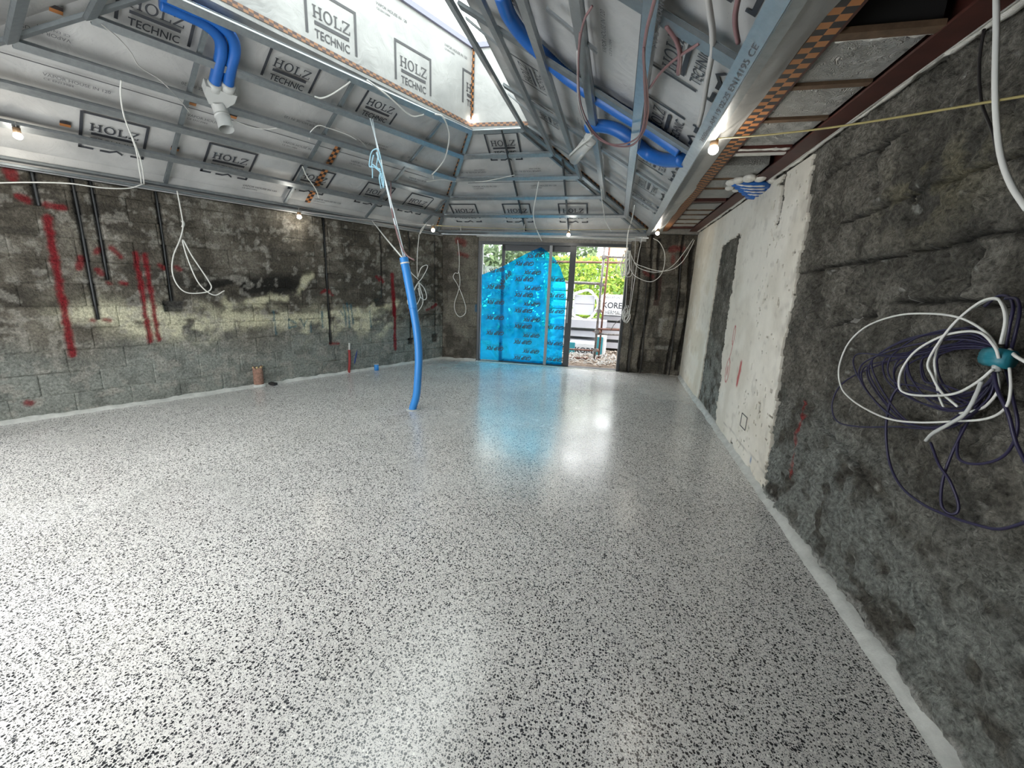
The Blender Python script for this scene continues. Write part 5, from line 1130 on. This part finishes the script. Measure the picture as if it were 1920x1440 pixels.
coil('white_cable', [(1876,645),(1885,600),(1878,570),(1865,559),(1835,568),(1795,600),(1762,640),(1740,680),(1748,705),(1765,735),(1795,762)], .006, WC, .105)
coil('white_cable', [(1881,645),(1888,600),(1882,572),(1868,561),(1845,566),(1800,595),(1770,630),(1753,670),(1755,705),(1760,740),(1770,765)], .0055, WC, .09)
coil('white_cable', [(1736,826),(1750,812),(1780,795),(1810,775),(1830,740),(1840,715)], .0085, 'pvc', .12); 
coil('white_cable', [(1870,700),(1872,730),(1855,755),(1835,768),(1800,775)], .006, WC, .08)
# purple loops: many passes with the same neck at the tape
r3 = np.random.RandomState(9)
for i in range(17):
    Lx = r3.uniform(110, 225) if i < 11 else r3.uniform(225, 275); top_ = r3.uniform(615, 655) + (0 if i < 11 else 8); bot_ = r3.uniform(735, 775) if i < 11 else r3.uniform(795, 808); xl = 1870-Lx; my = r3.uniform(680, 710)
    coil('purple_cable', [(1874+r3.uniform(-5,5),662),(1850,(662+top_)/2-8),(1870-Lx*.35,top_-6),(1870-Lx*.75,top_+12),(xl,my-18),(xl+3,my+22),(1870-Lx*.75,bot_-16),(1870-Lx*.4,bot_),(1848,(bot_+690)/2+8),(1872+r3.uniform(-5,5),690)], .0042, 'purple', .04+.05*r3.rand())
coil('purple_cable', [(1870,690),(1840,740),(1760,800),(1680,800),(1610,800),(1570,790),(1560,760),(1572,728),(1600,705),(1660,680),(1730,660),(1800,648)], .0048, 'purple', .05)
coil('purple_cable', [(1690,720),(1672,745),(1662,790),(1663,840),(1672,880),(1692,915),(1730,945),(1780,968),(1835,985),(1870,992),(1905,985),(1945,970)], .0062, 'purple', .07)
coil('purple_cable', [(1745,830),(1760,870),(1780,900),(1796,940),(1795,960),(1780,963),(1765,945),(1768,900),(1785,850),(1815,790),(1845,740)], .0058, 'purple', .065)
coil('purple_cable', [(1862,690),(1870,730),(1890,775),(1905,830),(1930,880)], .0065, 'purple', .10)
coil('purple_cable', [(1885,690),(1900,750),(1908,800),(1895,840),(1870,862),(1830,870),(1800,862),(1795,835),(1805,800)], .0055, 'purple', .05)
coil('purple_cable', [(1895,660),(1905,620),(1912,580),(1905,560),(1885,560)], .006, 'purple', .06)
coil('purple_cable', [(1886,655),(1893,610),(1900,575),(1890,556),(1870,556),(1845,575)], .006, 'purple', .05)
coil('white_cable', [(1893,655),(1905,668),(1935,685)], .007, WC, .08)
g = G(); a, b_ = WR(1852,668,.085), WR(1898,672,.085)
for k_ in range(3): g.tube([a+[0,0,.008*k_-.008], lerp(a,b_,.5)+[-.012,0,.008*k_-.008], b_+[0,0,.006*k_-.012]], .021, 10, rf=lambda i: 1.1)
cw(cl, g).build('teal_tape', M['teal_tape'], cl, True, 'teal tape wrapped round the neck of the coil')
g = G().tube([WR(1868,685,.10), WR(1869,697,.10)], .011, 8); cw(cl, g).build('cable_end', M['pvc'], cl, True)
